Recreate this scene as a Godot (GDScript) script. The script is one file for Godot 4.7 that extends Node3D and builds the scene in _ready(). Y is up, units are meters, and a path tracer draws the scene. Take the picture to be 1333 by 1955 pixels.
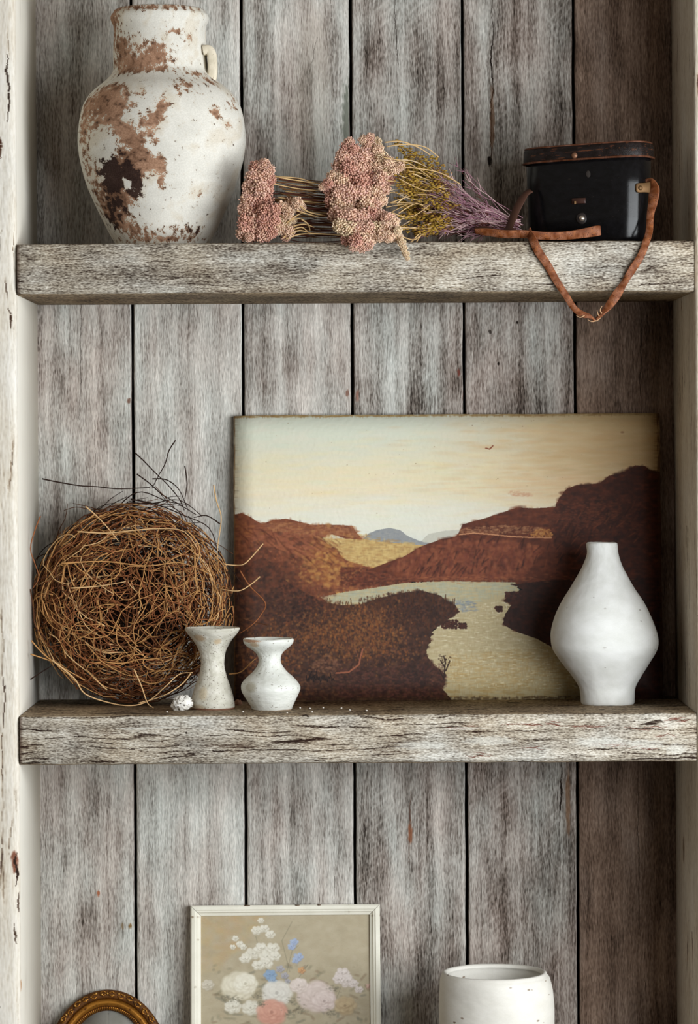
extends Node3D
# Weathered timber bookshelf niche with pottery, dried flowers, a leather case, a twig nest and old pictures.
# World origin lies on the lens axis in the plane of the shelf fronts (z = 0); the back boards stand at z = -0.33.

const CAM_Z := 4.85
const FOCAL := 6062.0          # focal length in pixels of a 1333 x 1955 frame
const CX := 666.5
const CY := 860.0              # row of the lens axis (the lens is shifted)
const ROLL := 0.0055
const BACK_Z := -0.33
const LEFT_X := -0.507
const RIGHT_X := 0.530
const TOP_SHELF := 0.3184      # heights of the three shelf tops
const MID_SHELF := -0.4036
const LOW_SHELF := -1.119

var rng := RandomNumberGenerator.new()

# ---------------------------------------------------------------- measuring
func P(px: float, py: float, z: float) -> Vector3:
	var a := px - CX
	var b := py - CY
	var a0 := a - ROLL * b
	var b0 := b + ROLL * a
	var d := (CAM_Z - z) / FOCAL
	return Vector3(a0 * d, -b0 * d, z)

func SC(z: float) -> float:
	return (CAM_Z - z) / FOCAL

# ---------------------------------------------------------------- naming
var used_names := {}
func numbered(n: String) -> String:
	var k: int = used_names.get(n, 0)
	used_names[n] = k + 1
	return n if k == 0 else "%s_%03d" % [n, k]

func tag(o: Node, label: String, category: String, group := "") -> void:
	o.set_meta("label", label)
	o.set_meta("category", category)
	if group != "":
		o.set_meta("group", group)

func thing(called: String, label: String, category: String, at := Vector3.ZERO, group := "") -> Node3D:
	var o := Node3D.new()
	o.name = numbered(called)
	add_child(o)
	o.position = at
	tag(o, label, category, group)
	return o

func part(called: String, mesh: Mesh, m: Material, parent: Node3D) -> MeshInstance3D:
	# vertices are given in world axes about the parent's origin
	var o := MeshInstance3D.new()
	o.name = called if parent != self else numbered(called)
	o.mesh = mesh
	o.material_override = m
	o.cast_shadow = GeometryInstance3D.SHADOW_CASTING_SETTING_ON
	parent.add_child(o, true)
	return o

# ---------------------------------------------------------------- mesh helpers
func newst() -> SurfaceTool:
	var st := SurfaceTool.new()
	st.begin(Mesh.PRIMITIVE_TRIANGLES)
	st.set_smooth_group(0)
	return st

func done(st: SurfaceTool) -> ArrayMesh:
	st.generate_normals()
	return st.commit()

func vtx(st: SurfaceTool, p: Vector3, uv: Vector2) -> void:
	st.set_uv(uv)
	st.add_vertex(p)

func quad(st: SurfaceTool, a: Vector3, b: Vector3, c: Vector3, d: Vector3, ua: Vector2, ub: Vector2, uc: Vector2, ud: Vector2) -> void:
	vtx(st, a, ua); vtx(st, b, ub); vtx(st, c, uc)
	vtx(st, a, ua); vtx(st, c, uc); vtx(st, d, ud)

# quad whose front looks along out
func oquad(st: SurfaceTool, a: Vector3, b: Vector3, c: Vector3, d: Vector3, out: Vector3, ua := Vector2(0, 0), ub := Vector2(1, 0), uc := Vector2(1, 1), ud := Vector2(0, 1)) -> void:
	if (c - a).cross(b - a).dot(out) >= 0.0:
		quad(st, a, b, c, d, ua, ub, uc, ud)
	else:
		quad(st, a, d, c, b, ua, ud, uc, ub)

func grid(st: SurfaceTool, rows: Array, uvs: Array, flip := false) -> void:
	for i in rows.size() - 1:
		var r0: PackedVector3Array = rows[i]
		var r1: PackedVector3Array = rows[i + 1]
		var u0: PackedVector2Array = uvs[i]
		var u1: PackedVector2Array = uvs[i + 1]
		for j in r0.size() - 1:
			if flip:
				quad(st, r0[j], r1[j], r1[j + 1], r0[j + 1], u0[j], u1[j], u1[j + 1], u0[j + 1])
			else:
				quad(st, r0[j], r0[j + 1], r1[j + 1], r1[j], u0[j], u0[j + 1], u1[j + 1], u1[j])

# rings given from the inside bottom, up and over the rim, down to the foot: Vector3(radius, y, centre shift)
func lathe(prof: Array, segs: int, wobble := 0.0, sd := 1, squash := 1.0) -> ArrayMesh:
	var st := newst()
	var n := FastNoiseLite.new()
	n.seed = sd
	n.frequency = 6.0
	var rows := []
	var uvs := []
	var ymin := 1e9
	var ymax := -1e9
	for q in prof:
		ymin = minf(ymin, q.y)
		ymax = maxf(ymax, q.y)
	for q in prof:
		var r := PackedVector3Array()
		var u := PackedVector2Array()
		for j in segs + 1:
			var phi := -PI + TAU * j / segs
			var s := sin(phi)
			var c := cos(phi)
			if j == segs:
				s = sin(-PI)
				c = cos(-PI)
			var k: float = 1.0 + wobble * n.get_noise_3d(s * 0.12, q.y, c * 0.12)
			r.append(Vector3(q.z + q.x * k * s, q.y + wobble * 0.05 * n.get_noise_3d(s * 0.1, 7.0, c * 0.1), q.x * k * c * squash))
			u.append(Vector2(float(j) / segs, 1.0 - (q.y - ymin) / (ymax - ymin)))
		rows.append(r)
		uvs.append(u)
	grid(st, rows, uvs)
	return done(st)

func smooth_rows(rows: Array, n: int) -> Array:
	var out := []
	for i in rows.size() - 1:
		var a: Vector3 = rows[maxi(i - 1, 0)]
		var b: Vector3 = rows[i]
		var c: Vector3 = rows[i + 1]
		var d: Vector3 = rows[mini(i + 2, rows.size() - 1)]
		for k in n:
			out.append(b.cubic_interpolate(c, a, d, float(k) / n) if rows.size() > 2 else b.lerp(c, float(k) / n))
	out.append(rows[rows.size() - 1])
	return out

# rows: [half width px, row px, centre px] from the rim down, about the axis at axis_px; base stands at base_y
func vase_profile(rows: Array, axis_px: float, z: float, base_y: float, wall: float, floor_py: float, sub := 4, lip := 0.3) -> Array:
	var s := SC(z)
	var pts := []
	for r in rows:
		var c: float = r[2] if r.size() > 2 else axis_px
		pts.append(Vector3(r[0] * s, P(axis_px, r[1], z).y - base_y, (c - axis_px) * s))
	pts[pts.size() - 1].y = 0.0
	pts = smooth_rows(pts, sub)
	var fy := P(axis_px, floor_py, z).y - base_y
	var inner := []
	for p in pts:
		if p.y >= fy:
			inner.push_front(Vector3(maxf(p.x - wall, 0.002), p.y, p.z))
	var prof := [Vector3(0.0005, inner[0].y, inner[0].z)]
	prof.append_array(inner)
	prof.append(Vector3(pts[0].x - wall * 0.75, pts[0].y + wall * lip * 0.75, pts[0].z))
	prof.append(Vector3(pts[0].x - wall * 0.45, pts[0].y + wall * lip, pts[0].z))
	prof.append(Vector3(pts[0].x - wall * 0.15, pts[0].y + wall * lip * 0.7, pts[0].z))
	prof.append_array(pts)
	var l: Vector3 = pts[pts.size() - 1]
	prof.append(Vector3(l.x - 0.002, 0.0, l.z))
	prof.append(Vector3(0.0005, 0.0, l.z))
	return prof

func tube(st: SurfaceTool, pts: PackedVector3Array, r0: float, r1: float, sides := 5, uvx := 0.0) -> void:
	var up := Vector3(0.13, 0.21, 0.97)
	var rows := []
	var uvs := []
	for i in pts.size():
		var t := (pts[mini(i + 1, pts.size() - 1)] - pts[maxi(i - 1, 0)]).normalized()
		var e := (up - t * up.dot(t))
		if e.length() < 0.05:
			e = Vector3(0.9, 0.3, 0.1) - t * Vector3(0.9, 0.3, 0.1).dot(t)
		e = e.normalized()
		up = e
		var f := t.cross(e)
		var r := lerpf(r0, r1, float(i) / (pts.size() - 1))
		var row := PackedVector3Array()
		var uv := PackedVector2Array()
		for j in sides + 1:
			var a := TAU * (j % sides) / sides
			row.append(pts[i] + (e * cos(a) + f * sin(a)) * r)
			uv.append(Vector2(uvx + float(j) / sides, float(i) / pts.size()))
		rows.append(row)
		uvs.append(uv)
	grid(st, rows, uvs, true)
	for end in [0, pts.size() - 1]:
		var row2: PackedVector3Array = rows[end]
		for j in sides:
			if end == 0:
				vtx(st, pts[end], Vector2.ZERO); vtx(st, row2[j], Vector2.ZERO); vtx(st, row2[j + 1], Vector2.ZERO)
			else:
				vtx(st, pts[end], Vector2.ZERO); vtx(st, row2[j + 1], Vector2.ZERO); vtx(st, row2[j], Vector2.ZERO)

func curve_pts(ctrl: Array, sub: int) -> PackedVector3Array:
	var out := PackedVector3Array()
	for p in smooth_rows(ctrl, sub):
		out.append(p)
	return out

# a flat strap: stations [position, half-width direction (not unit: half width)], thickness th
func ribbon(stations: Array, th: float, sub := 6) -> ArrayMesh:
	var ps := []
	var ws := []
	for s in stations:
		ps.append(s[0])
		ws.append(s[1])
	ps = smooth_rows(ps, sub)
	ws = smooth_rows(ws, sub)
	var st := newst()
	var rows := []
	var uvs := []
	var run := 0.0
	for i in ps.size():
		var t: Vector3 = (ps[mini(i + 1, ps.size() - 1)] - ps[maxi(i - 1, 0)]).normalized()
		if i > 0:
			run += (ps[i] - ps[i - 1]).length()
		var w: Vector3 = ws[i]
		var hw := w.length()
		w = (w - t * w.dot(t)).normalized() * hw
		var nrm := t.cross(w).normalized() * th * 0.5
		var row := PackedVector3Array()
		var uv := PackedVector2Array()
		var prof := [[-1.0, -0.5], [-0.92, -1.0], [0.92, -1.0], [1.0, -0.5], [1.0, 0.5], [0.92, 1.0], [-0.92, 1.0], [-1.0, 0.5], [-1.0, -0.5]]
		for k in prof.size():
			row.append(ps[i] + w * prof[k][0] + nrm * prof[k][1])
			uv.append(Vector2(k * 0.13, run * 14.0))
		rows.append(row)
		uvs.append(uv)
	grid(st, rows, uvs, true)
	for e in [0, rows.size() - 1]:
		var r: PackedVector3Array = rows[e]
		var c: Vector3 = ps[e]
		var out: Vector3 = (ps[0] - ps[1]) if e == 0 else (ps[e] - ps[e - 1])
		for k in 8:
			var a := r[k]
			var b := r[k + 1]
			if (b - c).cross(a - c).dot(out) >= 0.0:
				vtx(st, c, Vector2.ZERO); vtx(st, a, Vector2.ZERO); vtx(st, b, Vector2.ZERO)
			else:
				vtx(st, c, Vector2.ZERO); vtx(st, b, Vector2.ZERO); vtx(st, a, Vector2.ZERO)
	return done(st)

# chamfered block between two corners
func block(lo: Vector3, hi: Vector3, ch: float) -> ArrayMesh:
	var st := newst()
	st.set_smooth_group(-1)
	block_into(st, lo, hi, ch)
	return done(st)

func block_into(st: SurfaceTool, lo: Vector3, hi: Vector3, ch: float) -> void:
	var c := (lo + hi) * 0.5
	var h := (hi - lo) * 0.5
	var axes := [Vector3.RIGHT, Vector3.UP, Vector3.BACK]
	for a in 3:
		for s in [-1.0, 1.0]:
			var n: Vector3 = axes[a] * s
			var u: Vector3 = axes[(a + 1) % 3]
			var v: Vector3 = axes[(a + 2) % 3]
			var hu: float = h[(a + 1) % 3] - ch
			var hv: float = h[(a + 2) % 3] - ch
			var o: Vector3 = c + n * h[a]
			oquad(st, o - u * hu - v * hv, o + u * hu - v * hv, o + u * hu + v * hv, o - u * hu + v * hv, n)
			for s2 in [-1.0, 1.0]:
				# chamfer between face a and face a+1
				var n2: Vector3 = u * s2
				var p0: Vector3 = c + n * h[a] + n2 * hu
				var p1: Vector3 = c + n * (h[a] - ch) + n2 * (hu + ch)
				oquad(st, p0 - v * hv, p0 + v * hv, p1 + v * hv, p1 - v * hv, n + n2)
	for sx in [-1.0, 1.0]:
		for sy in [-1.0, 1.0]:
			for sz in [-1.0, 1.0]:
				var q := Vector3(sx, sy, sz)
				var a1 := c + q * h - Vector3(0, sy, sz) * ch
				var a2 := c + q * h - Vector3(sx, 0, sz) * ch
				var a3 := c + q * h - Vector3(sx, sy, 0) * ch
				if (a3 - a1).cross(a2 - a1).dot(q) >= 0.0:
					vtx(st, a1, Vector2.ZERO); vtx(st, a2, Vector2.ZERO); vtx(st, a3, Vector2.ZERO)
				else:
					vtx(st, a1, Vector2.ZERO); vtx(st, a3, Vector2.ZERO); vtx(st, a2, Vector2.ZERO)

# a beam: closed outline (a, b) with texture coordinate per point, run along an axis with uneven faces
func beam(outline: Array, along: Vector3, ax: Vector3, bx: Vector3, t0: float, t1: float, n: int, rough: float, sd: int, closed := true) -> ArrayMesh:
	var st := newst()
	var ns := FastNoiseLite.new()
	ns.seed = sd
	ns.frequency = 9.0
	var rows := []
	var uvs := []
	var m := outline.size()
	var cc := Vector2.ZERO
	for q in outline:
		cc += Vector2(q[0], q[1]) / m
	for i in n + 1:
		var f := float(i) / n
		var t := lerpf(t0, t1, f)
		var row := PackedVector3Array()
		var uv := PackedVector2Array()
		for k in (m + 1 if closed else m):
			var q: Array = outline[k % m]
			var d := rough * (ns.get_noise_3d(t * 1.2, q[0] * 3.0, q[1] * 3.0) + 0.6 * ns.get_noise_3d(t * 6.0, q[0] * 6.0, q[1] * 6.0))
			var out := (Vector2(q[0], q[1]) - cc).normalized() * d
			row.append(along * t + ax * (q[0] + out.x) + bx * (q[1] + out.y))
			uv.append(Vector2(q[2] if k < m else q[2] + 1.0, f))
		rows.append(row)
		uvs.append(uv)
	# orientation
	var r0: PackedVector3Array = rows[0]
	var r1: PackedVector3Array = rows[1]
	var mid := (r0[0] + r0[1]) * 0.5
	var outw := mid - (along * t0 + ax * cc.x + bx * cc.y)
	var normal := (r1[1] - r0[0]).cross(r0[1] - r0[0])
	grid(st, rows, uvs, normal.dot(outw) < 0.0)
	if closed:
		st.set_smooth_group(-1)
		for e in [0, n]:
			var r: PackedVector3Array = rows[e]
			var c := along * (t0 if e == 0 else t1) + ax * cc.x + bx * cc.y
			var o := along * (-1.0 if e == 0 else 1.0)
			for k in m:
				var sw := (r[k + 1] - c).cross(r[k] - c).dot(o) >= 0.0
				vtx(st, c, Vector2(0.1, 0.0))
				vtx(st, r[k] if sw else r[k + 1], Vector2(0.05, 0.03))
				vtx(st, r[k + 1] if sw else r[k], Vector2(0.15, 0.03))
	return done(st)

# low ball (octahedron cut once), unit radius: [verts, indices]
var ball_v := PackedVector3Array()
var ball_i := PackedInt32Array()
func make_ball() -> void:
	var st := newst()
	var o := [Vector3.UP, Vector3.RIGHT, Vector3.BACK, Vector3.LEFT, Vector3.FORWARD, Vector3.DOWN]
	var f := [[0, 1, 2], [0, 2, 3], [0, 3, 4], [0, 4, 1], [5, 2, 1], [5, 3, 2], [5, 4, 3], [5, 1, 4]]
	var idx := {}
	for t in f:
		var a: Vector3 = o[t[0]]
		var b: Vector3 = o[t[1]]
		var c: Vector3 = o[t[2]]
		var ab := (a + b).normalized()
		var bc := (b + c).normalized()
		var ca := (c + a).normalized()
		for tri in [[a, ab, ca], [ab, b, bc], [ca, bc, c], [ab, bc, ca]]:
			var p0: Vector3 = tri[0]
			var p1: Vector3 = tri[1]
			var p2: Vector3 = tri[2]
			if (p2 - p0).cross(p1 - p0).dot(p0) < 0.0:
				var sw := p1
				p1 = p2
				p2 = sw
			for p in [p0, p1, p2]:
				var key := Vector3i((p * 1000.0).round())
				if not idx.has(key):
					idx[key] = ball_v.size()
					ball_v.append(p)
				ball_i.append(idx[key])

# many small balls in one mesh, with linear vertex colours
class Balls:
	var v := PackedVector3Array()
	var n := PackedVector3Array()
	var c := PackedColorArray()
	var i := PackedInt32Array()
	func add(bv: PackedVector3Array, bi: PackedInt32Array, at: Vector3, r: Vector3, col: Color) -> void:
		var b0 := v.size()
		for p in bv:
			v.append(at + p * r)
			n.append((p / r).normalized())
			c.append(col)
		for k in bi:
			i.append(b0 + k)
	func mesh() -> ArrayMesh:
		var a := []
		a.resize(Mesh.ARRAY_MAX)
		a[Mesh.ARRAY_VERTEX] = v
		a[Mesh.ARRAY_NORMAL] = n
		a[Mesh.ARRAY_COLOR] = c
		a[Mesh.ARRAY_INDEX] = i
		var m := ArrayMesh.new()
		m.add_surface_from_arrays(Mesh.PRIMITIVE_TRIANGLES, a)
		return m

# ---------------------------------------------------------------- textures
func noise(w: int, h: int, freq: float, sd: int, oct := 3, ridged := false, kind := FastNoiseLite.TYPE_SIMPLEX_SMOOTH) -> Image:
	var n := FastNoiseLite.new()
	n.noise_type = kind
	n.seed = sd
	n.frequency = freq
	n.fractal_type = FastNoiseLite.FRACTAL_RIDGED if ridged else FastNoiseLite.FRACTAL_FBM
	n.fractal_octaves = oct
	return n.get_image(w, h, false, false, true)

func field(w: int, h: int, sx: float, sy: float, freq: float, sd: int, oct := 3, ridged := false) -> PackedByteArray:
	var im := noise(maxi(4, int(w / sx)), maxi(4, int(h / sy)), freq, sd, oct, ridged)
	if im.get_width() != w or im.get_height() != h:
		im.resize(w, h, Image.INTERPOLATE_CUBIC)
	return im.get_data()

func lut(stops: Array) -> PackedByteArray:
	var out := PackedByteArray()
	for i in 256:
		var t := i / 255.0
		var k := 0
		while k < stops.size() - 2 and stops[k + 1][0] < t:
			k += 1
		var f := clampf((t - stops[k][0]) / (stops[k + 1][0] - stops[k][0]), 0.0, 1.0)
		var a: Color = Color8(stops[k][1], stops[k][2], stops[k][3])
		var b: Color = Color8(stops[k + 1][1], stops[k + 1][2], stops[k + 1][3])
		var c := a.lerp(b, f)
		out.append(c.r8)
		out.append(c.g8)
		out.append(c.b8)
	return out

# wood with the grain down the picture. Returns [colour image, height image]
func wood(w: int, h: int, sd: int, o: Dictionary) -> Array:
	var fib := field(w, h, 1, 36, 0.17, sd, 4)
	var fine := field(w, h, 1, 11, 0.45, sd + 1, 2)
	var band := field(w, h, 2, 60, 0.045, sd + 2, 3)
	var blot := field(w, h, 6, 10, 0.06, sd + 3, 3)
	var hue := field(w, h, 6, 14, 0.05, sd + 4, 3)
	var spk := field(w, h, 1, 3, 0.3, sd + 5, 3)
	var crk := field(w, h, 1, 26, 0.035, sd + 6, 2, true)
	var cl: PackedByteArray = o.cool
	var wl: PackedByteArray = o.warm
	var base: int = o.get("base", 128)
	var kf: int = o.get("fib", 10)
	var kn: int = o.get("fine", 7)
	var kb: int = o.get("band", 8)
	var kl: int = o.get("blot", 6)
	var ks: int = o.get("spk", 4)
	var ct: int = o.get("crack", 236)
	var ck: int = o.get("crack_k", 5)
	var hoff: int = o.get("hue", 0)
	var saw: float = o.get("saw", 0.0)
	var slope: float = o.get("saw_slope", 0.5)
	var wav := PackedByteArray()
	for i in 256:
		var s := 0.5 + 0.5 * sin(TAU * i / 256.0)
		wav.append(int(255.0 * pow(s, 5.0)))
	var out := PackedByteArray()
	out.resize(w * h * 3)
	var hi := PackedByteArray()
	hi.resize(w * h)
	var sawk := int(saw * 16.0)
	var i := 0
	for y in h:
		for x in w:
			var xx := clampi(x + ((blot[i] - 128) >> 5) + ((hue[i] - 128) >> 5), 0, w - 1)
			var j := y * w + xx
			var v := base + ((fib[j] - 128) * kf + (fine[i] - 128) * kn + (band[j] - 128) * kb + (blot[i] - 128) * kl + (spk[i] - 128) * ks) / 12
			var c := crk[j] - ct
			if c > 0 and hue[i] > 90:
				v -= c * ck
			if sawk > 0:
				var m := blot[(y * w + (w - 1 - x))] - 105
				if m > 0:
					var ph := int(y * 17.0 + x * slope * 17.0 + x * x * 0.012) & 255
					v += (wav[ph] * m * sawk) >> 15
			v = clampi(v, 0, 255)
			var g := clampi(hue[i] + hoff + ((spk[i] - 128) >> 2), 0, 255)
			var v3 := v * 3
			var i3 := i * 3
			out[i3] = (cl[v3] * (255 - g) + wl[v3] * g) >> 8
			out[i3 + 1] = (cl[v3 + 1] * (255 - g) + wl[v3 + 1] * g) >> 8
			out[i3 + 2] = (cl[v3 + 2] * (255 - g) + wl[v3 + 2] * g) >> 8
			hi[i] = v
			i += 1
	return [Image.create_from_data(w, h, false, Image.FORMAT_RGB8, out), Image.create_from_data(w, h, false, Image.FORMAT_L8, hi)]

# an uneven stain; streak > 1 draws it out down the grain
func stain(img: Image, cx: float, cy: float, rx: float, ry: float, col: Color, a: float, sd := 1, hgt: Image = null, dep := 0.0) -> void:
	var n := FastNoiseLite.new()
	n.seed = sd
	n.frequency = 0.16
	for y in range(maxi(0, int(cy - ry * 1.5)), mini(img.get_height(), int(cy + ry * 1.5) + 1)):
		for x in range(maxi(0, int(cx - rx * 1.5)), mini(img.get_width(), int(cx + rx * 1.5) + 1)):
			var d := Vector2((x - cx) / rx, (y - cy) / ry).length() + 0.45 * n.get_noise_2d(x, y * minf(1.0, rx / ry + 0.1))
			var k := a * clampf((1.0 - d) * 2.5, 0.0, 1.0)
			if k > 0.0:
				img.set_pixel(x, y, img.get_pixel(x, y).lerp(col, k))
				if hgt:
					hgt.set_pixel(x, y, hgt.get_pixel(x, y).lerp(Color(dep, dep, dep), k))

func crackline(img: Image, hgt: Image, x0: float, y0: float, x1: float, y1: float, wd: float, sd: int, col := Color(0.12, 0.08, 0.06), al := 1.0) -> void:
	var n := FastNoiseLite.new()
	n.seed = sd
	n.frequency = 0.02
	var steps := int(maxf(absf(y1 - y0), absf(x1 - x0)))
	var horiz := absf(x1 - x0) > absf(y1 - y0)
	for i in steps:
		var f := float(i) / steps
		var x := lerpf(x0, x1, f)
		var y := lerpf(y0, y1, f)
		var off := n.get_noise_1d(i) * 5.0
		var w := wd * sin(PI * clampf(f * 0.94 + 0.03, 0, 1)) * (0.75 + 0.6 * n.get_noise_1d(i * 3.0 + 500.0))
		for k in range(-4, 5):
			var al2 := clampf(w * 0.5 + 0.5 - absf(k), 0.0, 1.0) * al
			if al2 > 0.0:
				var px := int(x + off + k) if not horiz else int(x)
				var py := int(y) if not horiz else int(y + off + k)
				if px >= 0 and py >= 0 and px < img.get_width() and py < img.get_height():
					img.set_pixel(px, py, img.get_pixel(px, py).lerp(col, al2))
					if hgt:
						hgt.set_pixel(px, py, hgt.get_pixel(px, py).lerp(Color.BLACK, al2))

func tex(img: Image) -> ImageTexture:
	img.generate_mipmaps()
	return ImageTexture.create_from_image(img)

func mat(col: Color, rough: float, opt := {}) -> StandardMaterial3D:
	var m := StandardMaterial3D.new()
	m.albedo_color = col
	m.roughness = rough
	m.metallic_specular = opt.get("spec", 0.4)
	m.metallic = opt.get("metal", 0.0)
	if opt.has("tex"):
		m.albedo_texture = opt.tex
	if opt.has("bump"):
		m.heightmap_enabled = true
		m.heightmap_texture = opt.bump
		m.heightmap_scale = opt.get("depth", 0.1)
	if opt.has("tri"):
		m.uv1_triplanar = true
		m.uv1_scale = Vector3.ONE * opt.tri
	if opt.has("vc"):
		m.vertex_color_use_as_albedo = true
	if opt.has("coat"):
		m.clearcoat_enabled = true
		m.clearcoat = opt.coat
		m.clearcoat_roughness = opt.get("coat_rough", 0.3)
	if opt.has("rim"):
		m.rim_enabled = true
		m.rim = opt.rim
	if opt.has("back"):
		m.backlight_enabled = true
		m.backlight = opt.back
	return m

func wood_mat(im: Array, depth: float, rough := 0.85) -> StandardMaterial3D:
	return mat(Color.WHITE, rough, {"tex": tex(im[0]), "bump": tex(im[1]), "depth": depth, "spec": 0.3})

func soft_dab(sx: int, sy: int, col: Color, a: float, hard := 1.6) -> Image:
	var im := Image.create_empty(sx, sy, false, Image.FORMAT_RGBA8)
	for y in sy:
		for x in sx:
			var d := Vector2((x + 0.5) / sx * 2.0 - 1.0, (y + 0.5) / sy * 2.0 - 1.0).length()
			im.set_pixel(x, y, Color(col.r, col.g, col.b, a * clampf((1.0 - d) * hard, 0.0, 1.0)))
	return im

func fill_poly(im: Image, poly: PackedVector2Array, col: Color, jag := 0.0, sd := 1) -> void:
	var n := FastNoiseLite.new()
	n.seed = sd
	n.frequency = 0.05
	n.fractal_octaves = 4
	var lo := 1e9
	var hi := -1e9
	for p in poly:
		lo = minf(lo, p.y)
		hi = maxf(hi, p.y)
	for y in range(maxi(0, int(lo)), mini(im.get_height(), int(hi) + 1)):
		var xs := []
		for k in poly.size():
			var a := poly[k]
			var b := poly[(k + 1) % poly.size()]
			if (a.y <= y) != (b.y <= y):
				xs.append(a.x + (y - a.y) / (b.y - a.y) * (b.x - a.x))
		xs.sort()
		for k in range(0, xs.size() - 1, 2):
			var x0 := int(xs[k] + jag * n.get_noise_2d(k * 70.0, y * 1.0))
			var x1 := int(xs[k + 1] + jag * n.get_noise_2d(k * 70.0 + 900.0, y * 1.0))
			if x1 > x0:
				im.fill_rect(Rect2i(x0, y, x1 - x0, 1), col)

# dabs of the given colours strewn over a polygon
func strew(im: Image, poly: PackedVector2Array, cols: Array, count: int, sx: int, sy: int, a: float, hard := 1.6) -> void:
	var lo := Vector2(1e9, 1e9)
	var hi := Vector2(-1e9, -1e9)
	for p in poly:
		lo = lo.min(p)
		hi = hi.max(p)
	var brushes := []
	for c in cols:
		brushes.append(soft_dab(sx, sy, c, a, hard))
		brushes.append(soft_dab(maxi(2, int(sx * 0.6)), maxi(2, int(sy * 0.7)), c, a, hard))
		brushes.append(soft_dab(maxi(2, int(sy * 0.9)), maxi(2, int(sx * 0.6)), c, a * 0.8, hard))
	for k in count:
		var p := Vector2(rng.randf_range(lo.x, hi.x), rng.randf_range(lo.y, hi.y))
		if Geometry2D.is_point_in_polygon(p, poly):
			var b: Image = brushes[rng.randi() % brushes.size()]
			im.blend_rect(b, Rect2i(Vector2i.ZERO, b.get_size()), Vector2i(p) - b.get_size() / 2)

# dabs thinning out from a centre (picture places), kept inside a polygon when one is given
func puff(im: Image, c: Vector2, sp: Vector2, cols: Array, count: int, sx: int, sy: int, a: float, hard := 1.6, keep := PackedVector2Array()) -> void:
	var brushes := []
	for col in cols:
		brushes.append(soft_dab(sx, sy, col, a, hard))
		brushes.append(soft_dab(maxi(2, int(sx * 0.6)), maxi(2, int(sy * 0.7)), col, a, hard))
	for k in count:
		var p := c + Vector2(rng.randfn() * sp.x, rng.randfn() * sp.y)
		if keep.size() > 2 and not Geometry2D.is_point_in_polygon(p, keep):
			continue
		var b: Image = brushes[rng.randi() % brushes.size()]
		im.blend_rect(b, Rect2i(Vector2i.ZERO, b.get_size()), Vector2i(p) - b.get_size() / 2)

func line_dabs(im: Image, pts: Array, col: Color, a: float, size: int) -> void:
	var b := soft_dab(size, size, col, a, 2.0)
	for k in pts.size() - 1:
		var p: Vector2 = pts[k]
		var q: Vector2 = pts[k + 1]
		var n := int(p.distance_to(q)) + 1
		for i in n:
			im.blend_rect(b, Rect2i(0, 0, size, size), Vector2i(p.lerp(q, float(i) / n)) - Vector2i(size / 2, size / 2))

func V(arr: Array, ox: float, oy: float, k: float) -> PackedVector2Array:
	var out := PackedVector2Array()
	for i in range(0, arr.size(), 2):
		out.append(Vector2((arr[i] - ox) * k, (arr[i + 1] - oy) * k))
	return out

func c8(r: int, g: int, b: int) -> Color:
	return Color8(r, g, b)

# ================================================================ the scene
func _ready() -> void:
	rng.seed = 4711
	make_ball()
	set_stage()
	build_shell()
	build_shelves()
	build_jar()
	build_painting()
	build_nest()
	build_white_vase()
	build_small_vases()
	build_flower_picture()
	build_oval_frame()
	build_pot()
	build_leather_case()
	build_flowers()
	build_small_bits()

func set_stage() -> void:
	var cam := Camera3D.new()
	cam.name = "camera"
	cam.projection = Camera3D.PROJECTION_FRUSTUM
	cam.near = 0.1
	cam.far = 60.0
	cam.size = 0.1 * 1955.0 / FOCAL
	cam.frustum_offset = Vector2(0.0, -(977.5 - CY) / FOCAL * 0.1)
	cam.position = Vector3(0, 0, CAM_Z)
	cam.rotation = Vector3(0, 0, -ROLL)
	add_child(cam)
	cam.current = true
	var sky_m := ProceduralSkyMaterial.new()
	sky_m.sky_top_color = Color(0.84, 0.80, 0.75)
	sky_m.sky_horizon_color = Color(0.84, 0.79, 0.73)
	sky_m.ground_horizon_color = Color(0.64, 0.58, 0.51)
	sky_m.ground_bottom_color = Color(0.47, 0.41, 0.35)
	sky_m.sky_energy_multiplier = 0.62
	sky_m.ground_energy_multiplier = 0.44
	var sky := Sky.new()
	sky.sky_material = sky_m
	var e := Environment.new()
	e.background_mode = Environment.BG_SKY
	e.sky = sky
	e.tonemap_mode = Environment.TONE_MAPPER_LINEAR
	e.tonemap_exposure = 1.0
	e.sdfgi_enabled = true
	e.ssao_enabled = true
	e.ssil_enabled = true
	var we := WorldEnvironment.new()
	we.name = "environment"
	we.environment = e
	add_child(we)
	# daylight from a tall window in front of the shelf and to its right
	var l := AreaLight3D.new()
	l.name = "window_daylight"
	l.area_size = Vector2(3.0, 1.5)
	l.light_energy = 17.4
	l.light_color = Color(0.965, 0.985, 1.0)
	l.area_range = 14.0
	l.area_attenuation = 2.0
	l.shadow_enabled = true
	add_child(l)
	l.look_at_from_position(Vector3(2.05, -0.15, 2.4), Vector3(0.0, 0.0, -0.15), Vector3.UP)

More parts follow.
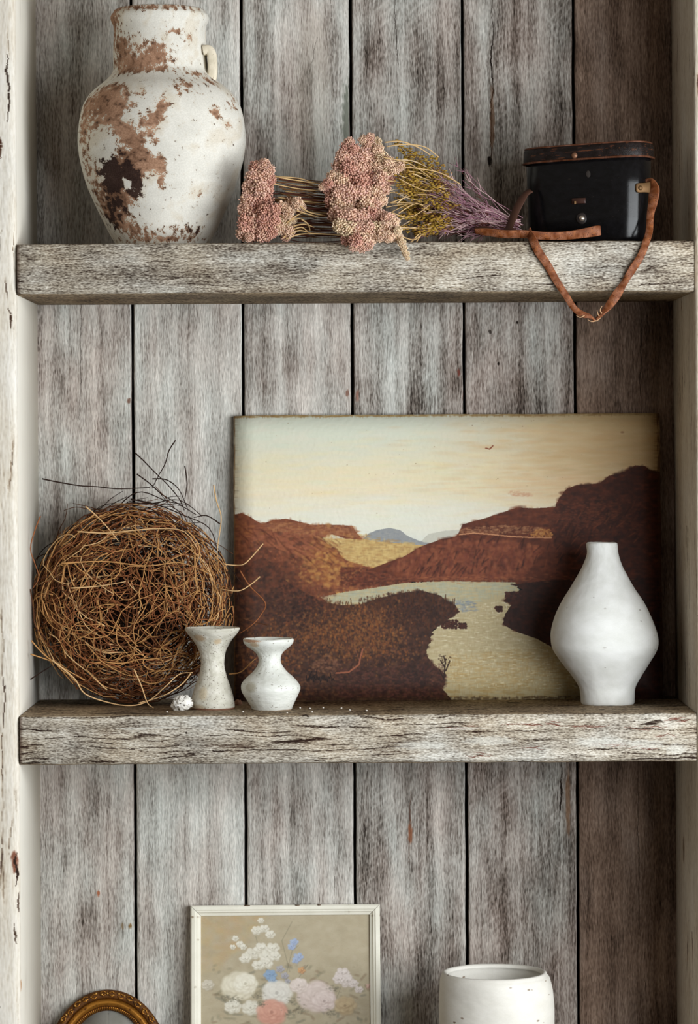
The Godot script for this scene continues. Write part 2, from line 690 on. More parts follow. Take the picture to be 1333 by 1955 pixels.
# ---------------------------------------------------------------- shell
func build_shell() -> void:
	var cool := lut([[0.0, 38, 32, 28], [0.25, 116, 113, 106], [0.5, 171, 171, 164], [0.75, 202, 203, 196], [1.0, 228, 228, 220]])
	var warm := lut([[0.0, 36, 27, 20], [0.25, 114, 100, 91], [0.5, 168, 156, 147], [0.75, 200, 189, 179], [1.0, 228, 219, 208]])
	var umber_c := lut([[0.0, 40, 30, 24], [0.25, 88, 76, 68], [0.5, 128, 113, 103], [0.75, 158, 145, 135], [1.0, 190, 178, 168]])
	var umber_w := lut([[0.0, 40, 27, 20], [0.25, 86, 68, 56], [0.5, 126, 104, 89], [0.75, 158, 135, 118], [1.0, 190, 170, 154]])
	var back := Node3D.new()
	back.name = "wall_back"
	back.set_meta("kind", "structure")
	add_child(back)
	var panel := part("backing_panel", block(Vector3(LEFT_X - 0.2, -1.5, BACK_Z - 0.045), Vector3(RIGHT_X + 0.2, 1.2, BACK_Z - 0.027), 0.002), mat(c8(40, 34, 30), 0.95, {"spec": 0.1}), back)
	panel.name = "backing_panel"
	var gaps := [40.0, 253.0, 464.0, 672.5, 886.0, 1098.0, 1310.0]
	var y0 := 0.86
	var y1 := -1.34
	for k in 6:
		var gx0 := P(gaps[k], 650, BACK_Z).x + 0.0023
		var gx1 := P(gaps[k + 1], 650, BACK_Z).x - 0.0023
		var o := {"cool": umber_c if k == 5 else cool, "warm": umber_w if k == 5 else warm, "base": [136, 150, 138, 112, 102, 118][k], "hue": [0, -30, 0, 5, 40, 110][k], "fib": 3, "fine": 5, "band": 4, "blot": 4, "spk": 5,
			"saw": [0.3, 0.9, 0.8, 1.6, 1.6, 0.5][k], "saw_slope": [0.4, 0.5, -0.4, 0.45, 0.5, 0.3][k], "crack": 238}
		var w := 224
		var h := 2048
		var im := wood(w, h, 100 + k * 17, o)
		# marks one can find on these boards; X(px), Y(py) turn picture rows into texture places
		var X := func(px: float) -> float: return (P(px, 650, BACK_Z).x - gx0) / (gx1 - gx0) * w
		var Y := func(py: float) -> float: return (y0 - P(CX, py, BACK_Z).y) / (y0 - y1) * h
		var dk := Color(0.10, 0.07, 0.05)
		if k == 0:
			crackline(im[0], im[1], X.call(155), Y.call(575), X.call(151), Y.call(800), 1.6, 3, dk, 0.75)
			crackline(im[0], im[1], X.call(180), Y.call(800), X.call(178), Y.call(1010), 1.2, 4, dk, 0.5)
			stain(im[0], X.call(182), Y.call(1702), 4, 6, c8(150, 85, 55), 0.9, 5)
			stain(im[0], X.call(243), Y.call(1765), 4, 5, c8(120, 90, 50), 0.9, 6)
			stain(im[0], X.call(228), Y.call(1765), 3, 7, c8(110, 90, 62), 0.7, 7)
			stain(im[0], X.call(246), Y.call(762), 5, 5, c8(95, 62, 48), 0.8, 8)
		elif k == 2:
			stain(im[0], X.call(668), Y.call(240), 16, 75, c8(96, 100, 88), 0.75, 11)
			crackline(im[0], im[1], X.call(610), Y.call(70), X.call(590), Y.call(150), 1.6, 12, dk, 0.6)
			stain(im[0], X.call(600), Y.call(170), 46, 150, c8(178, 172, 158), 0.28, 13)
			stain(im[0], X.call(663), Y.call(750), 5, 6, c8(110, 70, 55), 0.7, 14)
		elif k == 3:
			crackline(im[0], im[1], X.call(757), Y.call(0), X.call(762), Y.call(130), 2.2, 21, dk, 0.8)
			crackline(im[0], im[1], X.call(780), Y.call(1510), X.call(776), Y.call(1650), 2.6, 22, c8(74, 48, 36), 0.9)
			stain(im[0], X.call(778), Y.call(1592), 5, 20, c8(140, 86, 58), 0.8, 23)
			stain(im[0], X.call(680), Y.call(755), 5, 10, c8(135, 88, 72), 0.7, 24)
			stain(im[0], X.call(876), Y.call(712), 4, 7, c8(105, 50, 40), 0.85, 25)
		elif k == 4:
			crackline(im[0], im[1], X.call(944), Y.call(0), X.call(940), Y.call(320), 3.4, 31, dk)
			stain(im[0], X.call(941), Y.call(235), 6, 60, c8(92, 62, 42), 0.65, 32, im[1], 0.25)
			stain(im[0], X.call(936), Y.call(307), 5, 9, dk, 1.0, 33, im[1], 0.0)
			crackline(im[0], im[1], X.call(1069), Y.call(1455), X.call(1064), Y.call(1580), 4.0, 34, c8(28, 18, 12))
			stain(im[0], X.call(1080), Y.call(1530), 6, 60, c8(120, 84, 56), 0.6, 35)
			stain(im[0], X.call(950), Y.call(695), 2.5, 3, dk, 1.0, 36, im[1], 0.0)
			stain(im[0], X.call(987), Y.call(617), 2.5, 3, dk, 1.0, 37, im[1], 0.0)
			stain(im[0], X.call(935), Y.call(634), 4, 4, dk, 0.7, 38, im[1], 0.0)
		elif k == 5:
			crackline(im[0], im[1], X.call(1224), Y.call(600), X.call(1224), Y.call(800), 1.6, 41, dk, 0.8)
			crackline(im[0], im[1], X.call(1214), Y.call(1455), X.call(1216), Y.call(1790), 1.4, 42, dk, 0.7)
		var a := gx0
		var b := gx1
		var ol := [[a, BACK_Z - 0.026, -0.12], [a, BACK_Z - 0.004, -0.02], [a + 0.0004, BACK_Z - 0.0016, -0.008], [a + 0.002, BACK_Z, 0.004], [a + 0.006, BACK_Z, 0.03],
			[b - 0.006, BACK_Z, 0.97], [b - 0.002, BACK_Z, 0.996], [b - 0.0004, BACK_Z - 0.0016, 1.008], [b, BACK_Z - 0.004, 1.02], [b, BACK_Z - 0.026, 1.12]]
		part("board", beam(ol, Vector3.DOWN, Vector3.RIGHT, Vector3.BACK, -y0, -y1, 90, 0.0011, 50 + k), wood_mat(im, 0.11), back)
	# the two side walls: single thick timber planks
	var pcool := lut([[0.0, 66, 52, 42], [0.25, 150, 138, 124], [0.5, 206, 199, 187], [0.75, 226, 221, 210], [1.0, 238, 234, 226]])
	var pwarm := lut([[0.0, 62, 42, 32], [0.25, 156, 134, 110], [0.5, 206, 192, 170], [0.75, 224, 213, 194], [1.0, 238, 230, 214]])
	for side in 2:
		var im := wood(256, 2048, 301 + side * 31, {"cool": pcool, "warm": pwarm, "base": 215 if side == 0 else 180, "hue": 0 if side == 0 else 130, "fib": 4, "fine": 6, "band": 3, "blot": 3, "spk": 4, "crack": 222, "crack_k": 6})
		var xin := LEFT_X if side == 0 else RIGHT_X
		var s := -1.0 if side == 0 else 1.0
		# texture: 0 to 0.35 the front, 0.38 to 1 the inner face
		if side == 0:
			# the inner face is planed smooth: few marks on it
			var soft: Image = im[0].get_region(Rect2i(98, 0, 158, 2048))
			soft.resize(20, 256, Image.INTERPOLATE_LANCZOS)
			soft.resize(158, 2048, Image.INTERPOLATE_CUBIC)
			var keep: Image = im[0].get_region(Rect2i(98, 0, 158, 2048))
			for yy in 2048:
				for xx in 158:
					im[0].set_pixel(98 + xx, yy, soft.get_pixel(xx, yy).lerp(keep.get_pixel(xx, yy), 0.22).lerp(c8(246, 241, 228), 0.82))  # also paled in the colour, standing in for stronger light on this face
					im[1].set_pixel(98 + xx, yy, Color(0.5, 0.5, 0.5).lerp(im[1].get_pixel(xx + 98, yy), 0.25))
			var Yp := func(py: float) -> float: return (y0 - P(CX, py, 0.0).y) / (y0 - y1) * 2048.0
			var Xp := func(px: float) -> float: return 90.0 - (27.0 - px) * 1.15
			crackline(im[0], im[1], Xp.call(20), Yp.call(100), Xp.call(21), Yp.call(230), 3.0, 61, c8(40, 26, 18))
			crackline(im[0], im[1], Xp.call(10), Yp.call(245), Xp.call(15), Yp.call(300), 4.0, 62, c8(74, 44, 30))
			crackline(im[0], im[1], Xp.call(3), Yp.call(770), Xp.call(6), Yp.call(810), 3.0, 63, c8(50, 34, 24))
			crackline(im[0], im[1], Xp.call(20), Yp.call(585), Xp.call(22), Yp.call(625), 3.0, 64, c8(60, 40, 28))
			stain(im[0], Xp.call(23), Yp.call(1640), 5, 18, c8(120, 70, 50), 0.9, 65)
			crackline(im[0], im[1], Xp.call(26), Yp.call(1625), Xp.call(24), Yp.call(1690), 4.0, 66, c8(44, 28, 20))
			crackline(im[0], im[1], Xp.call(28), Yp.call(1700), Xp.call(30), Yp.call(1740), 3.0, 67, c8(60, 40, 30))
			crackline(im[0], im[1], Xp.call(22), Yp.call(1760), Xp.call(25), Yp.call(1800), 3.0, 68, c8(60, 42, 30))
			stain(im[0], Xp.call(34), Yp.call(1880), 5, 9, c8(190, 140, 100), 0.7, 69)
		else:
			stain(im[0], 196, (y0 - P(CX, 1640, -0.1).y) / (y0 - y1) * 2048.0, 7, 22, c8(112, 86, 64), 0.7, 70)
		var ol2 := [[xin + s * 0.14, 0.0, 0.0], [xin + s * 0.012, 0.0, 0.32], [xin + s * 0.004, -0.0012, 0.345], [xin + s * 0.0012, -0.004, 0.355], [xin, -0.012, 0.38], [xin, BACK_Z + 0.001, 1.0], [xin + s * 0.14, BACK_Z - 0.001, 1.35]]
		var m := beam(ol2, Vector3.DOWN, Vector3.RIGHT, Vector3.BACK, -y0, -y1, 120, 0.0013, 80 + side)
		var o := part("wall_left" if side == 0 else "wall_right", m, wood_mat(im, 0.08), self)
		o.set_meta("kind", "structure")

func build_shelves() -> void:
	var cool := lut([[0.0, 40, 32, 26], [0.25, 104, 97, 88], [0.5, 160, 155, 146], [0.75, 196, 192, 182], [1.0, 226, 224, 216]])
	var warm := lut([[0.0, 44, 26, 18], [0.25, 106, 92, 76], [0.5, 162, 148, 128], [0.75, 198, 186, 166], [1.0, 228, 220, 204]])
	var tops := [TOP_SHELF, MID_SHELF, LOW_SHELF]
	var thick := [0.0785, 0.0752, 0.076]
	var labels := ["thick weathered grey timber shelf under the peeling jar and the black leather case", "thick pale worn timber shelf under the landscape painting and the twig nest", "timber shelf that carries the flower picture and the oval gilt frame"]
	var mats := []
	for k in 2:
		var o := {"cool": cool, "warm": warm, "base": 132 if k == 0 else 150, "hue": 10 if k == 0 else 20, "fib": 4, "fine": 9, "band": 3, "blot": 4, "spk": 9, "crack": 226 if k == 0 else 206, "crack_k": 6 if k == 0 else 5, "saw": 0.25 if k == 0 else 0.0, "saw_slope": 0.2}
		var im := wood(300, 1700, 401 + k * 23, o)
		# texture across: 0 to 0.36 front (top edge at 0.36), 0.38 to 0.70 the upper side, below 0 the underside
		if k == 1:
			var L := func(px: float) -> float: return (px - 28.0) / 1302.0 * 1700.0
			for q in [[860, 20, 60, 2.5], [975, 16, 70, 3.0], [1060, 14, 60, 2.5], [1100, 22, 90, 2.5], [1150, 60, 80, 2.0], [1010, 65, 60, 2.0], [1210, 26, 60, 2.5], [700, 72, 120, 1.6], [900, 78, 60, 1.8], [1260, 40, 50, 2.0], [1215, 66, 60, 2.2], [1285, 8, 60, 2.4], [400, 58, 200, 1.6], [180, 30, 160, 1.4]]:
				var yy: float = 108.0 - q[1] * 1.15
				var red := c8(96, 46, 34) if q[0] > 800 else c8(60, 40, 28)
				for r in 3:
					var a: float = L.call(q[0]) + rng.randf_range(-30, 30)
					crackline(im[0], im[1], yy + rng.randf_range(-5, 5), a, yy + rng.randf_range(-6, 6), a + q[2] * rng.randf_range(0.5, 1.0), q[3], rng.randi() % 999, red, 0.85)
			# remains of pale paint on the face
			for q in [[250, 20, 60, 4], [310, 18, 40, 3], [880, 24, 60, 4], [930, 50, 80, 14], [1150, 55, 90, 14], [1230, 60, 60, 14], [800, 60, 80, 12], [1290, 70, 30, 16]]:
				stain(im[0], 108.0 - q[1] * 1.15, L.call(q[0]), q[3], q[2], c8(222, 221, 212), 0.55, rng.randi() % 999)
			for q in [[348, 30], [350, 58]]:
				stain(im[0], 108.0 - q[1] * 1.15, L.call(q[0]), 3, 3, c8(36, 26, 20), 1.0, 3, im[1], 0.0)
		# the end grain corner on the left is dark
		for yy in 8:
			for xx in 112:
				im[0].set_pixel(xx, yy, im[0].get_pixel(xx, yy).lerp(c8(62, 44, 34), 0.75 * (1.0 - yy / 8.0)))
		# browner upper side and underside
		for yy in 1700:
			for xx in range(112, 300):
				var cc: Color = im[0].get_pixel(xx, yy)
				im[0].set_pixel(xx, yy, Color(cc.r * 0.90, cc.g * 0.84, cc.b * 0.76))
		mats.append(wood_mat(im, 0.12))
	mats.append(mats[1])
	for k in 3:
		var t: float = tops[k]
		var b: float = t - thick[k]
		var z1 := BACK_Z + 0.002
		var ol := [[t, z1, 0.70], [t, -0.012, 0.385], [t - 0.0006, -0.005, 0.375], [t - 0.0025, -0.0012, 0.366], [t - 0.006, 0.0, 0.35], [t - 0.012, 0.0012, 0.325],
			[b + 0.014, 0.0012, 0.06], [b + 0.007, 0.0, 0.03], [b + 0.0028, -0.0022, 0.01], [b + 0.0006, -0.007, -0.015], [b, -0.016, -0.03], [b, z1, -0.26]]
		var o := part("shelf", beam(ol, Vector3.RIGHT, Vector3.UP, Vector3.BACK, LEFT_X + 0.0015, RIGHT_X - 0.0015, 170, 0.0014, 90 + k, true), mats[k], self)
		tag(o, labels[k], "shelf", "timber shelves of the bookcase")

# ---------------------------------------------------------------- the big jar
func build_jar() -> void:
	var z := -0.15
	var rows := [[89, 26], [93, 31], [93.5, 38], [91, 45], [88, 52], [88, 75], [89, 100], [90, 125], [92, 138], [101, 149], [112, 159], [126, 170], [138, 182], [148, 198], [155, 220], [159, 248], [160, 275], [155, 310], [144, 350], [133, 377], [123, 400], [104, 440], [90, 465], [86, 474]]
	for r in rows:
		r.append(309.0 if r[1] > 150 else 306.5 + 2.5 * clampf((r[1] - 110.0) / 40.0, 0, 1))
	var prof := vase_profile(rows, 309, z, TOP_SHELF, 0.011, 330, 3, 0.5)
	var j := thing("jar", "large white jar with flaking paint over brown clay and a dark burnt patch", "jar", Vector3(P(309, 300, z).x, TOP_SHELF, z))
	# paint: flaked off where the field is high
	var w := 1280
	var h := 768
	var top_y := P(309, 24, z).y - TOP_SHELF
	var fw := 320
	var fh := 192
	var f := PackedFloat32Array()
	f.resize(fw * fh)
	var dk := PackedFloat32Array()
	dk.resize(fw * fh)
	# px, py, half width, half height, strength of the bare clay
	var bare := [[307, 110, 24, 17, 1.3], [250, 112, 32, 30, 0.8], [268, 130, 60, 10, 1.0], [242, 95, 10, 16, 0.9], [341, 73, 16, 6, 1.1], [366, 85, 8, 9, 0.9], [224, 70, 9, 46, 0.8], [300, 28, 110, 7, 0.95], [222, 40, 8, 20, 1.0], [285, 145, 70, 7, 1.0], [405, 165, 16, 9, 1.0], [380, 152, 20, 5, 0.8],
		[186, 205, 34, 26, 0.95], [215, 192, 24, 22, 1.0], [232, 222, 18, 30, 1.1], [205, 238, 26, 22, 0.9], [163, 250, 10, 40, 0.9], [278, 192, 14, 10, 0.6], [262, 215, 12, 8, 0.7], [317, 222, 15, 22, 1.2], [293, 242, 18, 12, 1.0], [297, 262, 12, 14, 0.9],
		[258, 282, 30, 28, 1.35], [245, 262, 16, 12, 1.1], [285, 318, 22, 16, 1.2], [262, 330, 30, 14, 1.2], [312, 325, 14, 14, 1.1], [315, 352, 10, 20, 1.1], [309, 285, 8, 7, 0.8], [360, 178, 22, 13, 0.95], [350, 196, 10, 10, 0.5], [415, 228, 11, 13, 1.1], [446, 212, 10, 10, 0.8], [440, 250, 6, 7, 0.95], [450, 195, 8, 10, 0.7],
		[225, 335, 26, 32, 1.5], [262, 352, 16, 28, 1.3], [232, 380, 28, 26, 1.5], [218, 412, 20, 22, 1.2], [240, 430, 20, 14, 0.8], [345, 442, 18, 7, 0.8], [378, 440, 16, 12, 0.8], [300, 458, 100, 9, 0.95], [270, 440, 30, 10, 0.8], [175, 320, 14, 44, 0.62], [190, 370, 16, 44, 0.6], [185, 270, 10, 30, 0.5], [380, 378, 26, 12, 0.35], [251, 362, 11, 12, -1.6], [204, 290, 24, 18, -1.1], [330, 290, 12, 30, -0.6], [250, 240, 12, 10, -0.5], [185, 345, 12, 18, -0.3]]
	var dark := [[222, 332, 20, 26, 1.3], [222, 352, 22, 22, 1.2], [262, 345, 14, 26, 1.1], [268, 372, 16, 12, 1.0], [212, 395, 10, 20, 0.8], [240, 385, 20, 22, 0.55], [216, 425, 14, 16, 0.8], [236, 400, 16, 14, 0.5], [250, 390, 10, 10, -0.8], [240, 372, 9, 8, -0.7], [376, 440, 14, 14, 0.6], [345, 445, 12, 8, 0.5]]
	var rad := func(py: float) -> float:
		for k in rows.size() - 1:
			if py <= rows[k + 1][1]:
				return lerpf(rows[k][0], rows[k + 1][0], clampf((py - rows[k][1]) / (rows[k + 1][1] - rows[k][1]), 0, 1))
		return 90.0
	for pass_ in 2:
		for q in (bare if pass_ == 0 else dark):
			var r: float = rad.call(q[1])
			var ph := asin(clampf((q[0] - 309.0) / r, -0.985, 0.985))
			var cu := (0.5 + ph / TAU) * fw
			var cv: float = (q[1] - 24.0) / 450.0 * fh
			var ru: float = q[2] / r / TAU * fw / maxf(0.35, cos(ph))
			var rv: float = q[3] / 450.0 * fh
			for y in range(maxi(0, int(cv - rv * 2)), mini(fh, int(cv + rv * 2) + 1)):
				for x in range(int(cu - ru * 2), int(cu + ru * 2) + 1):
					var d := ((x - cu) / ru) ** 2 + ((y - cv) / rv) ** 2
					if pass_ == 0:
						f[y * fw + posmod(x, fw)] += q[4] * exp(-d * 0.9)
					else:
						dk[y * fw + posmod(x, fw)] += q[4] * exp(-d * 0.9)
	var fb := PackedByteArray()
	var db := PackedByteArray()
	var bn := FastNoiseLite.new()
	bn.seed = 5
	bn.frequency = 0.02
	for y in fh:
		for x in fw:
			var side := absf(x - fw * 0.5) / fw      # the back of the jar has bare patches of its own
			var own := clampf((side - 0.27) * 9.0, 0.0, 1.0) * (0.35 + 0.8 * bn.get_noise_2d(x, y))
			fb.append(clampi(int((f[y * fw + x] + own) * 110.0), 0, 255))
			db.append(clampi(int(dk[y * fw + x] * 130.0), 0, 255))
	var fi := Image.create_from_data(fw, fh, false, Image.FORMAT_L8, fb)
	fi.resize(w, h, Image.INTERPOLATE_CUBIC)
	var di := Image.create_from_data(fw, fh, false, Image.FORMAT_L8, db)
	di.resize(w, h, Image.INTERPOLATE_CUBIC)
	fb = fi.get_data()
	db = di.get_data()
	var n1 := field(w, h, 1, 1, 0.035, 71, 5)
	var n2 := field(w, h, 1, 1, 0.16, 72, 3)
	var n3 := field(w, h, 4, 4, 0.03, 73, 4)
	var out := PackedByteArray()
	out.resize(w * h * 3)
	var hg := PackedByteArray()
	hg.resize(w * h)
	for i in w * h:
		var t := fb[i] + (n1[i] - 128) * 0.72 + (n2[i] - 128) * 0.42
		var g := (n2[i] - 128) * 0.10 + (n3[i] - 128) * 0.10
		var r: float
		var gg: float
		var b: float
		if t > 82.0:
			var dd := db[i] + (n1[i] - 128) * 0.9 + (n2[i] - 128) * 0.3
			if dd > 86.0:
				r = 52 + g * 1.4
				gg = 34 + g * 1.3
				b = 27 + g * 1.2
			else:
				var e := clampf((dd - 20.0) / 60.0, 0.0, 0.6)
				r = lerpf(158, 96, e) + g * 2.2
				gg = lerpf(121, 68, e) + g * 2.0
				b = lerpf(96, 50, e) + g * 1.8
			hg[i] = 90
		else:
			# grime gathers where the paint is about to come off
			var dirt := clampf((t - 46.0) / 36.0, 0.0, 1.0) * 0.35 + clampf((n3[i] - 150) / 160.0, 0.0, 0.3)
			if n2[i] > 205 and fb[i] > 14:
				dirt += 0.45
			r = lerpf(218, 170, dirt) + g
			gg = lerpf(214, 152, dirt) + g
			b = lerpf(203, 124, dirt) + g
			hg[i] = 170 + (n3[i] - 128) / 6
		out[i * 3] = clampi(int(r), 0, 255)
		out[i * 3 + 1] = clampi(int(gg), 0, 255)
		out[i * 3 + 2] = clampi(int(b), 0, 255)
	var ji := Image.create_from_data(w, h, false, Image.FORMAT_RGB8, out)
	var jh := Image.create_from_data(w, h, false, Image.FORMAT_L8, hg)
	var m := mat(Color.WHITE, 0.8, {"tex": tex(ji), "bump": tex(jh), "depth": 0.1, "spec": 0.35})
	part("body", lathe(prof, 96, 0.012, 11), m, j)
	# lug handle on the right of the neck
	var s := SC(z)
	var hp := []
	for q in [[390, 101], [400, 100], [406, 106], [407.5, 118], [408, 134], [407, 148], [404, 160]]:
		hp.append(Vector3((q[0] - 309.0) * s, P(309, q[1], z).y - TOP_SHELF, 0.016))
	var stations := []
	for p in hp:
		stations.append([p, Vector3(0, 0, 0.018)])
	part("handle", ribbon(stations, 0.0145, 5), mat(c8(232, 226, 212), 0.8, {"tex": tex(ceramic(c8(240, 234, 222), 60, c8(140, 105, 80), 12.0, 9, 256))}), j)

func ceramic(base: Color, specks: int, scol: Color, mott: float, sd: int, size := 512) -> Image:
	var a := field(size, size, 2, 2, 0.03, sd, 4)
	var b := field(size, size, 1, 1, 0.25, sd + 1, 2)
	var out := PackedByteArray()
	out.resize(size * size * 3)
	for i in size * size:
		var g := (a[i] - 128) * mott / 128.0 + (b[i] - 128) * 3.0 / 128.0
		out[i * 3] = clampi(int(base.r8 + g), 0, 255)
		out[i * 3 + 1] = clampi(int(base.g8 + g), 0, 255)
		out[i * 3 + 2] = clampi(int(base.b8 + g * 1.15), 0, 255)
	var im := Image.create_from_data(size, size, false, Image.FORMAT_RGB8, out)
	var r := RandomNumberGenerator.new()
	r.seed = sd
	for k in specks:
		var c := scol.lerp(base, r.randf() * 0.6)
		stain(im, r.randf() * size, r.randf() * size, r.randf_range(1.0, 3.6), r.randf_range(1.0, 3.2), c, 0.95, k)
	return im

# ---------------------------------------------------------------- painted landscape
func planar(m: ArrayMesh, lo: Vector2, hi: Vector2) -> ArrayMesh:
	var a := m.surface_get_arrays(0)
	var v: PackedVector3Array = a[Mesh.ARRAY_VERTEX]
	var uv := PackedVector2Array()
	for p in v:
		uv.append(Vector2((p.x - lo.x) / (hi.x - lo.x), (hi.y - p.y) / (hi.y - lo.y)))
	a[Mesh.ARRAY_TEX_UV] = uv
	var o := ArrayMesh.new()
	o.add_surface_from_arrays(Mesh.PRIMITIVE_TRIANGLES, a)
	return o

func landscape() -> Image:
	var K := 1.5
	var OX := 445.0
	var OY := 792.0
	var im := Image.create_empty(1230, 822, false, Image.FORMAT_RGBA8)
	var W := 1230
	var H := 822
	# sky: broad washes blended between four rows of colour
	var cols_l := [c8(206, 206, 190), c8(211, 208, 186), c8(224, 214, 184), c8(222, 216, 196), c8(208, 212, 202)]
	var cols_r := [c8(196, 168, 122), c8(202, 172, 124), c8(212, 184, 138), c8(220, 198, 160), c8(218, 210, 188)]
	for y in 420:
		var t := y / 95.0
		var k := mini(int(t), 3)
		var f := t - k
		var a: Color = cols_l[k].lerp(cols_l[mini(k + 1, 4)], clampf(f, 0, 1))
		var b: Color = cols_r[k].lerp(cols_r[mini(k + 1, 4)], clampf(f, 0, 1))
		for x in range(0, W, 6):
			im.fill_rect(Rect2i(x, y, 6, 1), a.lerp(b, smoothstep(0.35, 1.0, float(x) / W)))
	var sky := PackedVector2Array([Vector2(0, 0), Vector2(W, 0), Vector2(W, 360), Vector2(0, 360)])
	puff(im, Vector2(W * 0.2, 50), Vector2(260, 60), [c8(203, 206, 192), c8(210, 208, 190)], 900, 90, 22, 0.12)
	puff(im, Vector2(W * 0.35, 190), Vector2(330, 50), [c8(232, 216, 176), c8(216, 211, 190), c8(226, 208, 166)], 1000, 110, 18, 0.14)
	puff(im, Vector2(W * 0.9, 110), Vector2(220, 70), [c8(206, 166, 116), c8(214, 186, 144), c8(192, 160, 116)], 900, 100, 16, 0.14)
	puff(im, Vector2(W * 0.45, 300), Vector2(260, 26), [c8(226, 222, 206), c8(216, 216, 204)], 700, 110, 14, 0.16)
	puff(im, Vector2(W * 0.8, 210), Vector2(160, 26), [c8(228, 200, 160), c8(214, 180, 138)], 400, 100, 10, 0.16)
	strew(im, sky, [c8(238, 226, 198), c8(190, 178, 148)], 500, 26, 5, 0.10)
	strew(im, sky, [c8(120, 90, 60)], 60, 5, 4, 0.5)
	line_dabs(im, Array(V([930, 858, 938, 860, 945, 853], OX, OY, K)), c8(120, 55, 35), 0.7, 4)
	strew(im, V([975, 940, 1020, 945, 1020, 952, 975, 950], OX, OY, K), [c8(196, 150, 120)], 160, 16, 5, 0.3)
	# far hills
	fill_poly(im, V([800, 1040, 820, 1022, 850, 1016, 880, 1014, 900, 1030, 860, 1060, 790, 1060], OX, OY, K), c8(188, 186, 172), 3.0, 2)
	fill_poly(im, V([690, 1034, 703, 1021, 720, 1014, 745, 1010, 764, 1014, 776, 1024, 800, 1035, 840, 1046, 800, 1062, 690, 1060], OX, OY, K), c8(140, 142, 142), 3.0, 3)
	strew(im, V([700, 1022, 745, 1012, 780, 1028, 830, 1044, 700, 1048], OX, OY, K), [c8(126, 130, 136), c8(160, 158, 150)], 240, 18, 6, 0.3)
	# yellow valley
	fill_poly(im, V([600, 1030, 690, 1030, 720, 1036, 810, 1044, 770, 1066, 730, 1084, 640, 1090, 590, 1070], OX, OY, K), c8(186, 156, 100), 3.0, 4)
	strew(im, V([600, 1020, 690, 1022, 810, 1044, 740, 1082, 640, 1090, 590, 1060], OX, OY, K), [c8(206, 180, 122), c8(170, 132, 82), c8(198, 170, 110), c8(152, 122, 80)], 1100, 26, 8, 0.45)
	# left mountains
	var lm := V([440, 984, 462, 980, 480, 990, 500, 1001, 520, 994, 545, 991, 575, 998, 595, 1004, 615, 1003, 650, 1004, 672, 1006, 682, 1020, 692, 1032, 660, 1030, 630, 1020, 612, 1030, 640, 1050, 660, 1072, 690, 1082, 730, 1090, 760, 1100, 785, 1112, 740, 1122, 640, 1134, 610, 1160, 440, 1180], OX, OY, K)
	fill_poly(im, lm, c8(116, 66, 44), 4.0, 5)
	strew(im, lm, [c8(128, 72, 46), c8(98, 52, 36), c8(142, 88, 58), c8(84, 46, 34), c8(150, 92, 52)], 2600, 30, 12, 0.4)
	strew(im, V([500, 1000, 560, 1000, 680, 1008, 690, 1030, 640, 1022, 600, 1030, 520, 1016], OX, OY, K), [c8(150, 98, 66), c8(170, 118, 78), c8(120, 74, 54)], 700, 22, 8, 0.4)
	puff(im, Vector2((630 - OX) * K, (1080 - OY) * K), Vector2(50, 38), [c8(172, 118, 62), c8(142, 86, 48), c8(186, 140, 78)], 700, 18, 14, 0.35, 1.6, lm)
	puff(im, Vector2((540 - OX) * K, (1045 - OY) * K), Vector2(60, 24), [c8(140, 80, 56), c8(152, 92, 66)], 500, 26, 10, 0.3, 1.6, lm)
	for k in 90:
		var hx := rng.randf_range(455, 640)
		var hy := lerpf(1000, 1030, (hx - 455) / 185.0) + rng.randf_range(0, 50)
		line_dabs(im, Array(V([hx, hy, hx + rng.randf_range(8, 26), hy + rng.randf_range(8, 24)], OX, OY, K)), [c8(84, 46, 34), c8(150, 96, 64), c8(66, 36, 28)][k % 3], 0.07, 6)
	strew(im, V([650, 1085, 720, 1090, 785, 1110, 740, 1122, 650, 1122], OX, OY, K), [c8(84, 40, 28), c8(110, 56, 36), c8(66, 34, 24)], 900, 18, 8, 0.5)
	# right mountain
	var rm := V([700, 1092, 730, 1080, 770, 1066, 800, 1048, 840, 1033, 872, 1027, 882, 1012, 884, 1004, 905, 998, 930, 992, 960, 982, 990, 972, 1020, 974, 1062, 972, 1072, 952, 1086, 936, 1104, 930, 1130, 928, 1150, 926, 1168, 912, 1195, 906, 1210, 898, 1218, 892, 1236, 894, 1246, 902, 1275, 908, 1275, 1130, 960, 1122, 880, 1113, 780, 1114, 740, 1098], OX, OY, K)
	fill_poly(im, rm, c8(88, 44, 28), 3.0, 6)
	strew(im, rm, [c8(104, 52, 32), c8(74, 36, 24), c8(118, 62, 38), c8(60, 30, 22)], 3600, 30, 14, 0.4)
	strew(im, V([1062, 972, 1086, 936, 1150, 926, 1215, 893, 1275, 908, 1275, 1120, 1080, 1110, 1060, 1040], OX, OY, K), [c8(58, 28, 20), c8(76, 36, 22), c8(46, 24, 18)], 2400, 30, 16, 0.4)
	strew(im, V([740, 1085, 800, 1052, 870, 1030, 960, 1035, 1040, 1050, 1000, 1108, 880, 1110, 780, 1108], OX, OY, K), [c8(132, 72, 48), c8(108, 54, 38), c8(150, 90, 60), c8(92, 46, 34)], 1900, 18, 22, 0.34)
	strew(im, V([880, 1012, 960, 1006, 1040, 1012, 1040, 1024, 880, 1020], OX, OY, K), [c8(150, 104, 72), c8(118, 74, 52), c8(170, 126, 90), c8(90, 50, 36)], 700, 16, 5, 0.5)
	line_dabs(im, Array(V([878, 1024, 905, 1021, 940, 1024, 975, 1028, 1010, 1030, 1055, 1031], OX, OY, K)), c8(190, 136, 98), 0.55, 5)
	strew(im, V([1014, 1024, 1030, 1014, 1052, 1015, 1058, 1028, 1016, 1029], OX, OY, K), [c8(196, 142, 80), c8(160, 104, 56)], 260, 10, 7, 0.5)
